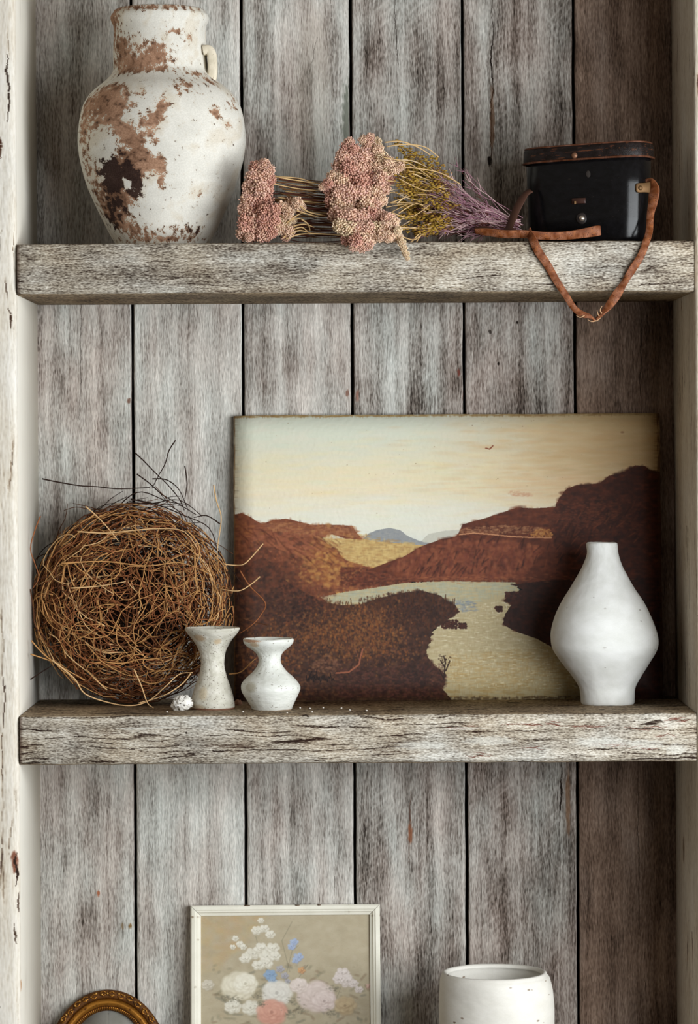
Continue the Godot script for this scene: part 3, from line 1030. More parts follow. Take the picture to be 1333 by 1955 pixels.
	# river
	var rv := V([612, 1142, 660, 1132, 720, 1124, 770, 1116, 850, 1113, 900, 1114, 985, 1116, 992, 1134, 962, 1150, 975, 1190, 1060, 1240, 1130, 1340, 840, 1340, 830, 1290, 805, 1250, 822, 1212, 876, 1172, 868, 1152, 800, 1146, 700, 1158, 630, 1158], OX, OY, K)
	fill_poly(im, rv, c8(172, 158, 122), 3.0, 7)
	strew(im, V([612, 1142, 720, 1124, 850, 1113, 985, 1116, 985, 1132, 930, 1150, 880, 1160, 800, 1146, 640, 1156], OX, OY, K), [c8(158, 162, 142), c8(176, 172, 146), c8(146, 150, 134)], 1500, 34, 5, 0.4)
	strew(im, V([860, 1165, 975, 1150, 985, 1195, 1060, 1240, 1060, 1290, 840, 1290, 820, 1245, 830, 1215], OX, OY, K), [c8(182, 166, 132), c8(160, 142, 104), c8(196, 184, 154)], 2000, 30, 5, 0.4)
	strew(im, V([850, 1255, 1060, 1240, 1130, 1340, 850, 1340], OX, OY, K), [c8(168, 142, 92), c8(182, 158, 112), c8(154, 128, 80)], 1500, 34, 6, 0.4)
	strew(im, V([860, 1165, 975, 1150, 985, 1195, 1060, 1240, 1110, 1320, 860, 1320, 830, 1245, 840, 1215], OX, OY, K), [c8(214, 206, 176), c8(200, 186, 146)], 900, 16, 4, 0.55)
	strew(im, V([868, 1150, 905, 1152, 912, 1170, 880, 1172], OX, OY, K), [c8(112, 120, 132), c8(140, 146, 146)], 160, 18, 5, 0.5)
	# right bank
	var rb := V([975, 1120, 1060, 1112, 1275, 1108, 1275, 1345, 1122, 1345, 1105, 1310, 1066, 1246, 1020, 1222, 985, 1210, 960, 1196, 964, 1176, 978, 1158, 962, 1150, 980, 1136, 1005, 1128], OX, OY, K)
	fill_poly(im, rb, c8(50, 26, 19), 4.0, 8)
	strew(im, rb, [c8(62, 30, 20), c8(40, 20, 16), c8(78, 36, 22), c8(32, 18, 15)], 2400, 24, 12, 0.45)
	puff(im, Vector2((1200 - OX) * K, (1120 - OY) * K), Vector2(90, 110), [c8(92, 44, 26), c8(48, 24, 18), c8(70, 32, 20)], 900, 26, 12, 0.35)
	puff(im, Vector2((1130 - OX) * K, (990 - OY) * K), Vector2(70, 26), [c8(98, 50, 32), c8(116, 64, 40)], 500, 14, 7, 0.35, 1.6, rm)
	for k in 150:
		var hx := rng.randf_range(780, 1240)
		var hy := minf(lerpf(1060, 950, (hx - 780) / 460.0) + rng.randf_range(0, 80), 1086)
		line_dabs(im, Array(V([hx, hy, hx - rng.randf_range(2, 16), hy + rng.randf_range(8, 22)], OX, OY, K)), [c8(50, 26, 20), c8(140, 78, 50), c8(120, 66, 44), c8(40, 20, 16)][k % 4], 0.10, 6)
	# dusk over the far right bank, and light soil where the slopes meet the water
	puff(im, Vector2((900 - OX) * K, (1108 - OY) * K), Vector2(130, 5), [c8(150, 92, 58), c8(120, 66, 44)], 260, 18, 5, 0.4)
	# rocks
	for q in [[858, 1196, 15, 8], [883, 1198, 7, 5], [952, 1167, 6, 5], [980, 1140, 14, 5]]:
		strew(im, V([q[0] - q[2], q[1] - q[3], q[0] + q[2], q[1] - q[3], q[0] + q[2], q[1] + q[3], q[0] - q[2], q[1] + q[3]], OX, OY, K), [c8(48, 26, 20), c8(70, 38, 28)], int(q[2] * 12), 9, 7, 0.9, 3.0)
	# near bank with bushes
	var fb := V([440, 1090, 470, 1080, 500, 1066, 530, 1080, 545, 1110, 580, 1132, 610, 1150, 650, 1158, 690, 1156, 720, 1146, 760, 1136, 800, 1130, 840, 1140, 862, 1155, 878, 1172, 850, 1190, 826, 1206, 822, 1230, 812, 1250, 830, 1275, 850, 1290, 845, 1320, 862, 1342, 440, 1345], OX, OY, K)
	fill_poly(im, fb, c8(62, 38, 28), 8.0, 9)
	strew(im, fb, [c8(76, 46, 32), c8(50, 32, 25), c8(96, 62, 40), c8(40, 26, 22), c8(84, 52, 42)], 5200, 20, 14, 0.45)
	strew(im, V([600, 1150, 700, 1155, 760, 1142, 790, 1200, 720, 1260, 640, 1270, 560, 1200], OX, OY, K), [c8(126, 78, 38), c8(104, 60, 32), c8(140, 92, 48), c8(80, 46, 28)], 1500, 9, 15, 0.45)
	strew(im, V([445, 1180, 560, 1170, 640, 1240, 640, 1330, 445, 1330], OX, OY, K), [c8(100, 64, 42), c8(58, 38, 30), c8(116, 76, 48), c8(44, 30, 26)], 1700, 16, 12, 0.4)
	puff(im, Vector2((500 - OX) * K, (1130 - OY) * K), Vector2(60, 60), [c8(64, 40, 30), c8(94, 58, 38), c8(48, 32, 28), c8(112, 62, 42)], 1100, 22, 16, 0.35)
	# the bushes melt into the hill behind them
	for q in [[470, 1082], [500, 1072], [530, 1090], [550, 1118], [580, 1138], [606, 1150]]:
		puff(im, Vector2((q[0] - OX) * K, (q[1] - OY) * K), Vector2(22, 20), [c8(92, 50, 34), c8(108, 60, 40), c8(70, 40, 28)], 110, 16, 14, 0.4)
	for q in [[560, 1210, 40, 30], [640, 1215, 40, 26], [700, 1190, 34, 22], [520, 1262, 34, 24], [740, 1240, 40, 24]]:
		puff(im, Vector2((q[0] - OX) * K, (q[1] - OY) * K), Vector2(q[2], q[3]) * 1.4, [c8(148, 88, 42), c8(118, 68, 36), c8(90, 50, 30), c8(134, 92, 52)], 420, 9, 10, 0.4, 1.6, fb)
	for q in [[790, 1165, 40, 20], [700, 1300, 80, 20], [580, 1160, 40, 26], [800, 1290, 34, 26], [480, 1310, 30, 20]]:
		puff(im, Vector2((q[0] - OX) * K, (q[1] - OY) * K), Vector2(q[2], q[3]) * 1.4, [c8(40, 22, 18), c8(52, 30, 24), c8(34, 20, 18)], 380, 14, 11, 0.4, 1.6, fb)
	strew(im, V([680, 1145, 800, 1128, 880, 1170, 820, 1205, 740, 1190], OX, OY, K), [c8(46, 26, 20), c8(84, 46, 28), c8(58, 34, 22)], 1100, 8, 12, 0.55)
	strew(im, V([640, 1280, 850, 1270, 850, 1335, 640, 1335], OX, OY, K), [c8(78, 44, 36), c8(52, 30, 26), c8(98, 58, 46)], 900, 16, 9, 0.4)
	# twiggy tops along the bushes
	for k in 60:
		var bx := rng.randf_range(620, 870)
		var by := 1156.0 - 24.0 * sin((bx - 640) / 75.0) * (0.6 if bx > 760 else 0.0)
		line_dabs(im, Array(V([bx, by + 8, bx + rng.randf_range(-5, 5), by - rng.randf_range(2, 14)], OX, OY, K)), c8(70, 40, 24), 0.6, 3)
	# sapling by the water, log and branches, a scrawled signature
	for q in [[846, 1300, 850, 1262], [850, 1285, 858, 1266], [848, 1278, 840, 1264], [850, 1270, 846, 1256], [846, 1300, 838, 1282]]:
		line_dabs(im, Array(V(q, OX, OY, K)), c8(40, 24, 18), 0.8, 4)
	strew(im, V([836, 1252, 862, 1254, 860, 1276, 838, 1278], OX, OY, K), [c8(54, 34, 22)], 40, 7, 5, 0.8)
	strew(im, V([592, 1270, 628, 1250, 650, 1272, 640, 1288, 600, 1286], OX, OY, K), [c8(140, 100, 72), c8(112, 74, 54), c8(90, 56, 44)], 240, 14, 8, 0.4)
	line_dabs(im, Array(V([640, 1288, 665, 1286, 684, 1272, 688, 1254, 692, 1242], OX, OY, K)), c8(142, 84, 60), 0.6, 6)
	line_dabs(im, Array(V([684, 1262, 676, 1240], OX, OY, K)), c8(130, 80, 60), 0.5, 3)
	var sx := 583.0
	var pts := []
	for k in 60:
		pts.append_array([sx + k * 0.9, 1298.0 + 4.0 * sin(k * 1.3) + 3.0 * sin(k * 0.47) - (6.0 if k % 17 == 0 else 0.0)])
	line_dabs(im, Array(V(pts, OX, OY, K)), c8(28, 16, 14), 0.75, 3)
	line_dabs(im, Array(V([594, 1284, 586, 1300, 602, 1290, 604, 1278], OX, OY, K)), c8(28, 16, 14), 0.7, 3)
	# brown varnish along the edges
	strew(im, PackedVector2Array([Vector2(0, 0), Vector2(W, 0), Vector2(W, 6), Vector2(0, 6)]), [c8(178, 152, 104), c8(150, 120, 78)], 900, 24, 6, 0.5)
	strew(im, PackedVector2Array([Vector2(W - 8, 0), Vector2(W, 0), Vector2(W, H), Vector2(W - 8, H)]), [c8(104, 72, 42), c8(76, 50, 32)], 600, 5, 40, 0.3)
	strew(im, PackedVector2Array([Vector2(0, 0), Vector2(4, 0), Vector2(4, H), Vector2(0, H)]), [c8(140, 106, 66), c8(110, 80, 50)], 500, 4, 40, 0.25)
	strew(im, PackedVector2Array([Vector2(0, H - 8), Vector2(W, H - 8), Vector2(W, H), Vector2(0, H)]), [c8(52, 34, 24), c8(84, 62, 40)], 500, 22, 6, 0.4)
	return im

func build_painting() -> void:
	var zb := -0.274
	var zt := -0.3165
	var yt := P(850, 791, zt).y
	var x0 := P(446.5, 1066, -0.296).x
	var x1 := P(1263, 1066, -0.296).x
	var len := Vector2(yt - MID_SHELF, zt - zb).length()
	var t := thing("landscape_painting", "unframed old landscape painting of a river between brown hills under a pale sky", "painting", Vector3(x0, MID_SHELF, zb))
	t.rotation.x = -atan2(zb - zt, yt - MID_SHELF)
	var im := landscape()
	var relief := noise(615, 411, 0.11, 31, 4)
	var body := block(Vector3(0.001, 0.001, -0.0125), Vector3(x1 - x0 - 0.001, len - 0.001, -0.002), 0.0012)
	part("backing_board", body, mat(c8(64, 46, 32), 0.9, {"spec": 0.2}), t)
	# the painted face: slightly bowed edges
	var st := newst()
	var n := FastNoiseLite.new()
	n.seed = 8
	n.frequency = 5.0
	var rows := []
	var uvs := []
	var w := x1 - x0
	for i in 15:
		var row := PackedVector3Array()
		var uv := PackedVector2Array()
		for j in 21:
			var u := j / 20.0
			var v := i / 14.0
			var ex := 0.0012 * n.get_noise_2d(v * 0.6, 3.0) if (j == 0 or j == 20) else 0.0
			var ey := 0.0014 * n.get_noise_2d(u * 0.9, 9.0) if (i == 0 or i == 14) else 0.0
			row.append(Vector3(u * w + ex, (1.0 - v) * len + (ey if i == 0 else absf(ey)), -0.0008 if (i == 0 or j == 0 or i == 14 or j == 20) else 0.0))
			uv.append(Vector2(u, v))
		rows.append(row)
		uvs.append(uv)
	grid(st, rows, uvs)
	# rim of the canvas turned back
	for k in 20:
		var a: PackedVector3Array = rows[0]
		var b: PackedVector3Array = rows[14]
		var d := Vector3(0, 0, -0.003)
		oquad(st, a[k], a[k + 1], a[k + 1] + d, a[k] + d, Vector3.UP, Vector2(0.5, 0.001), Vector2(0.51, 0.001), Vector2(0.51, 0.004), Vector2(0.5, 0.004))
		oquad(st, b[k], b[k + 1], b[k + 1] + d, b[k] + d, Vector3.DOWN, Vector2(0.2, 0.995), Vector2(0.21, 0.995), Vector2(0.21, 0.999), Vector2(0.2, 0.999))
	for k in 14:
		var d := Vector3(0, 0, -0.003)
		oquad(st, rows[k][0], rows[k + 1][0], rows[k + 1][0] + d, rows[k][0] + d, Vector3.LEFT, Vector2(0.001, 0.8), Vector2(0.001, 0.82), Vector2(0.003, 0.82), Vector2(0.003, 0.8))
		oquad(st, rows[k][20], rows[k + 1][20], rows[k + 1][20] + d, rows[k][20] + d, Vector3.RIGHT, Vector2(0.999, 0.8), Vector2(0.999, 0.82), Vector2(0.997, 0.82), Vector2(0.997, 0.8))
	part("painted_canvas", done(st), mat(Color.WHITE, 0.62, {"tex": tex(im), "bump": tex(relief), "depth": 0.03, "spec": 0.35}), t)

# ---------------------------------------------------------------- twig nest
func build_nest() -> void:
	var C := Vector3(P(254, 1155, -0.23).x, MID_SHELF + 0.158, -0.23)
	var R := Vector3(0.158, 0.157, 0.080)
	var t := thing("twig_nest", "large round bird nest of tangled golden brown twigs against the left wall", "nest", Vector3(C.x, MID_SHELF, C.z))
	var c0 := Vector3(0, 0.158, 0)
	var tan_m := mat(c8(184, 136, 84), 0.75, {"spec": 0.3})
	var gold := mat(c8(206, 168, 120), 0.7, {"spec": 0.3})
	var rust := mat(c8(140, 86, 52), 0.75, {"spec": 0.3})
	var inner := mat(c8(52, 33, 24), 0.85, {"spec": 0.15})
	var outer := mat(c8(104, 64, 40), 0.8, {"spec": 0.2})
	var brown := mat(c8(84, 52, 34), 0.8, {"spec": 0.25})
	var black := mat(c8(46, 32, 26), 0.85, {"spec": 0.2})
	var axis := Vector3(-0.05, 0.22, 0.97).normalized()
	var path := func(lo: float, hi: float, steps: int, front: bool, stray: float) -> PackedVector3Array:
		var p := Vector3(rng.randfn(), rng.randfn(), rng.randfn()).normalized()
		if front:
			p.z = absf(p.z)
		var r := rng.randf_range(lo, hi)
		var turn_axis := axis if rng.randf() < 0.5 else Vector3(rng.randfn(), rng.randfn(), rng.randfn()).normalized()
		var dir: Vector3 = turn_axis.cross(p).normalized() * (1.0 if rng.randf() < 0.5 else -1.0)
		dir = (dir + Vector3(rng.randfn(), rng.randfn(), rng.randfn()) * 0.45).normalized()
		var out := PackedVector3Array()
		var bend := Vector3.ZERO
		for k in steps:
			out.append(c0 + p * r * R)
			bend = bend * 0.3 + Vector3(rng.randfn(), rng.randfn(), rng.randfn()) * 0.5
			dir = dir - p * dir.dot(p) * (1.0 - stray)
			dir = (dir + bend * 0.55).normalized()
			p = p + dir * 0.07
			var l := p.length()
			p = p / lerpf(l, 1.0, stray)
			r = clampf(r + rng.randf_range(-0.02, 0.02), 0.3, 1.04)
		for k in out.size():
			out[k].y = maxf(out[k].y, 0.0025)
			out[k].z = maxf(out[k].z, -0.094)
			out[k].x = maxf(out[k].x, LEFT_X - C.x + 0.003)
		return out
	# the dense inside; its shade is put into a dark twig colour
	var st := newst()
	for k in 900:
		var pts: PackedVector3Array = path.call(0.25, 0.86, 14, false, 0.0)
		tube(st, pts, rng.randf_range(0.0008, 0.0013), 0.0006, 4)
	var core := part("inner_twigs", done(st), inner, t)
	core.set_meta("kind", "stuff")
	var st2 := newst()
	for k in 420:
		var pts: PackedVector3Array = path.call(0.84, 1.0, 14, false, 0.02)
		tube(st2, pts, rng.randf_range(0.0008, 0.0013), 0.0006, 4)
	var core2 := part("outer_twigs", done(st2), outer, t)
	core2.set_meta("kind", "stuff")
	var st4 := newst()
	for k in 260:
		var pts: PackedVector3Array = path.call(0.88, 1.03, rng.randi_range(7, 14), true, 0.05)
		tube(st4, pts, rng.randf_range(0.0006, 0.0010), 0.0004, 4)
	var core3 := part("fine_twigs", done(st4), rust, t)
	core3.set_meta("kind", "stuff")
	var st5 := newst()
	for k in 300:
		var pts: PackedVector3Array = path.call(0.90, 1.05, rng.randi_range(6, 13), true, 0.06)
		if pts[0].y > 0.055:
			tube(st5, pts, rng.randf_range(0.0007, 0.0011), 0.0004, 4)
	var core4 := part("pale_twigs", done(st5), tan_m, t)
	core4.set_meta("kind", "stuff")
	for k in 34:
		# stiff dark twigs sticking out round the top and the back
		var a0 := rng.randf_range(-1.1, 1.2)
		var p0 := c0 + Vector3(sin(a0) * R.x, cos(a0) * R.y, -0.03) * rng.randf_range(0.82, 0.98)
		var d0 := Vector3(cos(a0), -sin(a0), 0) * (1.0 if rng.randf() < 0.5 else -1.0) + Vector3(sin(a0), cos(a0), 0) * rng.randf_range(-0.05, 0.55)
		var ctrl := []
		for i in 5:
			ctrl.append(p0 + Vector3(rng.randfn(), rng.randfn(), rng.randfn()) * 0.003)
			p0 += d0.normalized() * 0.022
			d0 += -Vector3(sin(a0), cos(a0), 0) * 0.12
			ctrl[i].x = maxf(ctrl[i].x, LEFT_X - C.x + 0.003)
			ctrl[i].z = maxf(ctrl[i].z, -0.094)
		var s3 := newst()
		tube(s3, curve_pts(ctrl, 3), rng.randf_range(0.0009, 0.0013), 0.0005, 5)
		part("twig", done(s3), [black, brown, black][k % 3], t)
	for k in 225:
		var pts: PackedVector3Array = path.call(0.84, 1.04, rng.randi_range(10, 22), rng.randf() < 0.9, 0.13 if k % 3 == 0 else 0.03)
		var mid := pts[pts.size() / 2] - c0
		var fr := mid.z / R.z
		var hgt := mid.y / R.y
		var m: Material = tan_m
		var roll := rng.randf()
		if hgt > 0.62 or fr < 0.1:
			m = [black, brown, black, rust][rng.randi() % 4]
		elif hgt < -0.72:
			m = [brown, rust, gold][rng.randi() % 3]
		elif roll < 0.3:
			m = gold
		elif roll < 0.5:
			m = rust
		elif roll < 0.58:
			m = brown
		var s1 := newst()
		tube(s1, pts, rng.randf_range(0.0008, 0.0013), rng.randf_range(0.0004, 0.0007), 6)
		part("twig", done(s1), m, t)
	# loose ends one can pick out: rows of px, py with a depth
	var loose := [[black, -0.25, [78, 915, 110, 920, 150, 928, 185, 927, 222, 930, 255, 932, 285, 928]], [black, -0.24, [336, 838, 325, 858, 312, 884, 300, 905, 288, 930]], [black, -0.25, [256, 866, 275, 882, 300, 900, 322, 924, 345, 950, 352, 975]],
		[black, -0.24, [262, 905, 285, 925, 310, 945, 340, 960, 375, 985]], [black, -0.24, [353, 892, 357, 925, 353, 955]], [black, -0.25, [288, 912, 315, 918, 340, 935, 355, 970]], [gold, -0.10, [411, 924, 413, 955, 421, 985, 422, 1015, 416, 1045, 416, 1080]],
		[gold, -0.12, [500, 1038, 480, 1062, 462, 1078, 452, 1080, 430, 1075]], [gold, -0.10, [496, 1099, 478, 1115, 455, 1126, 420, 1128]], [rust, -0.13, [455, 1090, 480, 1120, 505, 1150, 500, 1172, 480, 1195, 455, 1210]], [tan_m, -0.10, [435, 1284, 460, 1280, 478, 1268, 487, 1255]], [brown, -0.16, [465, 1180, 490, 1192, 512, 1195]],
		[rust, -0.10, [80, 984, 66, 1015, 58, 1045, 66, 1075, 72, 1100, 60, 1125]], [brown, -0.12, [57, 1128, 62, 1165, 70, 1195, 90, 1220]], [tan_m, -0.08, [58, 1222, 80, 1250, 115, 1270, 160, 1300]], [tan_m, -0.08, [58, 1250, 90, 1258, 120, 1268]], [black, -0.12, [58, 1295, 80, 1284, 100, 1270]],
		[gold, -0.055, [100, 1262, 140, 1292, 165, 1325, 210, 1342, 250, 1346, 285, 1340, 320, 1312, 345, 1290, 365, 1284]], [gold, -0.06, [366, 1285, 345, 1305, 318, 1328, 295, 1338, 262, 1345]], [gold, -0.09, [165, 965, 185, 985, 205, 1000, 225, 1030]], [gold, -0.08, [150, 1012, 200, 1018, 250, 1014, 300, 1012, 350, 1018, 385, 1060]],
		[gold, -0.06, [255, 1278, 268, 1310, 280, 1340, 292, 1350]], [tan_m, -0.08, [360, 1010, 378, 1045, 372, 1090, 380, 1130]], [tan_m, -0.07, [120, 1075, 200, 1070, 280, 1080, 345, 1072, 400, 1092]], [gold, -0.05, [135, 1122, 190, 1116, 240, 1112]],
		[black, -0.22, [120, 1060, 160, 1010, 205, 965, 240, 945]], [black, -0.22, [150, 1040, 190, 990, 235, 960, 290, 962, 340, 955, 385, 985]], [black, -0.23, [200, 1000, 240, 955, 270, 940, 320, 955, 360, 960]], [black, -0.22, [250, 955, 300, 965, 350, 985, 400, 1010, 420, 1060]], [black, -0.22, [420, 1000, 395, 985, 370, 990]]]
	for q in loose:
		var ctrl := []
		var a: Array = q[2]
		for k in range(0, a.size(), 2):
			var jx := rng.randf_range(-3.5, 3.5) if a.size() > 6 else 0.0
			ctrl.append(P(a[k] + jx, a[k + 1] + rng.randf_range(-3.5, 3.5), maxf(q[1] - 0.06, -0.29) + 0.006 * sin(k * 1.7)) - t.position)
		for k in ctrl.size():
			ctrl[k].y = maxf(ctrl[k].y, 0.002)
		var s1 := newst()
		tube(s1, curve_pts(ctrl, 4), 0.0012, 0.0007, 6)
		part("twig", done(s1), q[0], t)

# ---------------------------------------------------------------- vases
func build_white_vase() -> void:
	var z := -0.178
	var rows := [[29, 1037, 1150.5], [30, 1041, 1150.5], [30, 1057, 1152], [36.5, 1077, 1151.5], [46, 1096, 1151.5], [61, 1122, 1151], [78, 1148, 1151.5], [91, 1175, 1151.5], [99.5, 1200, 1153], [102.5, 1220, 1154.5], [99.5, 1240, 1155], [83.5, 1266, 1156], [65.5, 1292, 1158], [54.5, 1311, 1159], [52, 1325, 1159.5], [51, 1340, 1160], [49, 1347, 1160]]
	var t := thing("vase", "matte white bottle vase with narrow neck and swollen belly before the painting", "vase", Vector3(P(1155, 1200, z).x, MID_SHELF, z))
	var im := ceramic(c8(224, 224, 219), 30, c8(150, 142, 134), 9.0, 21)
	part("body", lathe(vase_profile(rows, 1155, z, MID_SHELF, 0.004, 1300), 96, 0.02, 5), mat(Color.WHITE, 0.72, {"tex": tex(im), "bump": tex(noise(256, 256, 0.05, 6, 4)), "depth": 0.05, "spec": 0.3}), t)

func build_small_vases() -> void:
	# the flared, waisted one
	var z := -0.124
	var rows := [[52.5, 1199], [50.5, 1204], [46.5, 1210], [38, 1220], [30.5, 1232], [25, 1244], [22.3, 1261], [23, 1275], [28, 1294], [35, 1314], [40, 1333], [42, 1346], [41, 1352]]
	var t := thing("candle_holder", "tall waisted speckled stoneware vessel with flared rim beside the nest", "vase", Vector3(P(406, 1270, z).x, MID_SHELF, z))
	var im := ceramic(c8(204, 200, 186), 700, c8(66, 50, 38), 14.0, 41)
	for q in [[0.36, 0.97, 0.10, 0.05, c8(176, 152, 118)], [0.40, 0.12, 0.06, 0.05, c8(180, 146, 108)], [0.42, 0.80, 0.05, 0.10, c8(190, 172, 140)], [0.55, 0.16, 0.04, 0.04, c8(186, 158, 120)]]:
		stain(im, q[0] * 512, q[1] * 512, q[2] * 512, q[3] * 512, q[4], 0.6, 3)
	for y in range(498, 512):
		for x in 512:
			im.set_pixel(x, y, im.get_pixel(x, y).lerp(c8(112, 66, 46), clampf((y - 498) / 6.0, 0, 0.85)))
	part("body", lathe(vase_profile(rows, 406, z, MID_SHELF, 0.004, 1225), 72, 0.03, 15), mat(Color.WHITE, 0.5, {"tex": tex(im), "bump": tex(noise(256, 256, 0.06, 16, 4)), "depth": 0.06, "spec": 0.4}), t)
	# the squat one with a collar
	z = -0.103
	rows = [[47.5, 1220, 513.5], [48, 1223, 513.5], [46.5, 1228, 513.5], [41, 1234, 513.5], [33, 1240, 514], [26, 1246, 514.5], [21.5, 1255, 515], [22, 1267, 515.5], [31, 1281, 516], [44, 1293, 516], [53.5, 1304, 516], [56.5, 1313, 517], [54, 1323, 517], [46, 1338, 518], [40, 1349, 519], [38, 1356, 519]]
	t = thing("bud_vase", "small squat white speckled vase with a pinched neck and chipped brown rim", "vase", Vector3(P(516, 1290, z).x, MID_SHELF, z))
	im = ceramic(c8(222, 223, 215), 330, c8(84, 72, 56), 8.0, 51)
	for q in [[0.36, 0.02, 0.10, 0.025, c8(178, 128, 92)], [0.40, 0.07, 0.04, 0.04, c8(190, 164, 132)], [0.38, 0.66, 0.05, 0.08, c8(182, 176, 156)]]:
		stain(im, q[0] * 512, q[1] * 512, q[2] * 512, q[3] * 512, q[4], 0.8, 3)
	for y in range(503, 512):
		for x in 512:
			im.set_pixel(x, y, im.get_pixel(x, y).lerp(c8(140, 112, 84), clampf((y - 503) / 6.0, 0, 0.8)))
	part("body", lathe(vase_profile(rows, 516, z, MID_SHELF, 0.004, 1240), 72, 0.03, 25), mat(Color.WHITE, 0.42, {"tex": tex(im), "bump": tex(noise(256, 256, 0.06, 26, 4)), "depth": 0.05, "spec": 0.45}), t)

func build_pot() -> void:
	var z := -0.12
	var rows := [[101, 1861, 945], [104, 1866, 946], [106, 1874, 946.5], [108, 1890, 948], [110, 1920, 948.5], [110, 1960, 949], [108, 2020, 949], [104, 2090, 949], [98, 2160, 949], [88, 2215, 949], [80, 2232, 949]]
	var t := thing("pot", "round cream speckled stoneware pot open at the top, right of the flower picture", "pot", Vector3(P(948, 1950, z).x, LOW_SHELF, z))
	var im := ceramic(c8(222, 218, 208), 130, c8(110, 90, 72), 7.0, 61)
	part("body", lathe(vase_profile(rows, 948, z, LOW_SHELF, 0.0095, 2200, 4, 0.55), 96, 0.02, 35), mat(Color.WHITE, 0.55, {"tex": tex(im), "bump": tex(noise(256, 256, 0.05, 36, 4)), "depth": 0.06, "spec": 0.4}), t)

# ---------------------------------------------------------------- flower picture
func flower_print() -> Image:
	var K := 1.6
	var OX := 384.0
	var OY := 1745.0
	var W := 520
	var H := 730
	var im := Image.create_empty(W, H, false, Image.FORMAT_RGBA8)
	im.fill(c8(172, 160, 134))
	var all := PackedVector2Array([Vector2(0, 0), Vector2(W, 0), Vector2(W, H), Vector2(0, H)])
	strew(im, all, [c8(180, 168, 142), c8(160, 148, 122), c8(168, 154, 126), c8(186, 174, 150)], 3000, 40, 30, 0.18)
	strew(im, PackedVector2Array([Vector2(0, 0), Vector2(200, 0), Vector2(120, 120), Vector2(0, 220)]), [c8(184, 158, 116), c8(176, 152, 116)], 400, 50, 30, 0.16)
	strew(im, all, [c8(150, 138, 112), c8(192, 182, 158)], 3000, 9, 3, 0.22)
	var D := func(px: float, py: float) -> Vector2: return Vector2((px - OX) * K, (py - OY) * K)
	# leaves behind
	for k in 150:
		var p: Vector2 = D.call(rng.randf_range(400, 700), rng.randf_range(1850, 2000))
		var q := p + Vector2(rng.randf_range(-34, 34), rng.randf_range(-16, 24))
		line_dabs(im, [p, q], [c8(126, 122, 100), c8(110, 112, 98), c8(142, 136, 112), c8(128, 108, 84)][k % 4], 0.06, 11)
	# stems
	for q in [[555, 1865, 540, 1800, 560, 1760], [548, 1868, 560, 1820, 572, 1810], [570, 1880, 590, 1850, 580, 1862], [520, 1880, 500, 1830, 490, 1790], [640, 1930, 655, 1890, 680, 1880]]:
		line_dabs(im, [D.call(q[0], q[1]), D.call(q[2], q[3]), D.call(q[4], q[5])], c8(118, 114, 92), 0.16, 4)
	# a bloom: rings of petals from the rim in, each petal a lighter dab with a soft dark edge
	var bloom := func(px: float, py: float, r: float, light: Color, shade: Color, petals: int) -> void:
		for ring in 4:
			var rr := r * (1.0 - ring * 0.26)
			var n := maxi(3, petals - ring * 2)
			for k in n:
				var a := TAU * k / n + ring * 0.7 + rng.randf_range(-0.15, 0.15)
				var p: Vector2 = D.call(px + cos(a) * rr * 0.62, py + sin(a) * rr * 0.55)
				var sz := int(maxf(5.0, r * K * (0.95 - ring * 0.16)))
				var s2 := int(sz * 1.12)
				var b0 := soft_dab(s2, s2, shade, 0.5, 2.2)
				im.blend_rect(b0, Rect2i(0, 0, s2, s2), Vector2i(p) - Vector2i(s2 / 2 - 1, s2 / 2 - 2))
				var b := soft_dab(sz, int(sz * 0.92), light.lerp(shade, rng.randf() * 0.3), 0.8, 2.4)
				im.blend_rect(b, Rect2i(Vector2i.ZERO, b.get_size()), Vector2i(p) - b.get_size() / 2)
		var cp: Vector2 = D.call(px, py)
		var cs := int(maxf(4.0, r * K * 0.3))
		var cb := soft_dab(cs, cs, shade.darkened(0.12), 0.6, 2.0)
		im.blend_rect(cb, Rect2i(0, 0, cs, cs), Vector2i(cp) - Vector2i(cs / 2, cs / 2))
	var wh := c8(226, 222, 208)
	var ws := c8(176, 168, 148)
	for q in [[500, 1757, 7], [492, 1778, 11], [506, 1774, 10], [518, 1786, 10], [451, 1794, 7], [460, 1806, 8], [446, 1812, 6], [466, 1812, 7]]:
		bloom.call(q[0], q[1], q[2], wh, ws, 6)
	for q in [[484, 1826, 15], [470, 1836, 12], [500, 1815, 14], [512, 1832, 16], [522, 1815, 14], [508, 1846, 15], [494, 1850, 12], [526, 1832, 12]]:
		bloom.call(q[0], q[1], q[2], wh, ws, 6)
	for q in [[563, 1802, 9], [558, 1812, 8], [571, 1833, 10], [566, 1840, 8]]:
		bloom.call(q[0], q[1], q[2], c8(164, 178, 202), c8(132, 142, 168), 5)
	bloom.call(517, 1870, 13, c8(142, 166, 192), c8(114, 134, 158), 6)
	bloom.call(522, 1882, 9, c8(146, 168, 192), c8(114, 134, 158), 6)
	for q in [[536, 1858, 9], [545, 1872, 8], [550, 1884, 6]]:
		bloom.call(q[0], q[1], q[2], c8(176, 172, 178), c8(128, 126, 126), 5)
	bloom.call(577, 1861, 8, c8(208, 164, 116), c8(150, 110, 80), 5)
	bloom.call(457, 1893, 34, c8(226, 220, 200), c8(180, 170, 144), 10)
	bloom.call(470, 1888, 24, c8(232, 228, 212), c8(192, 182, 158), 8)
	bloom.call(398, 1890, 13, c8(208, 200, 184), c8(160, 150, 130), 7)
	bloom.call(446, 1935, 17, wh, ws, 7)
	bloom.call(480, 1938, 18, wh, ws, 7)
	bloom.call(530, 1908, 30, c8(226, 222, 212), c8(184, 178, 166), 9)
	bloom.call(604, 1915, 36, c8(222, 208, 200), c8(178, 158, 148), 11)
	bloom.call(572, 1893, 18, c8(226, 214, 206), c8(184, 168, 156), 8)
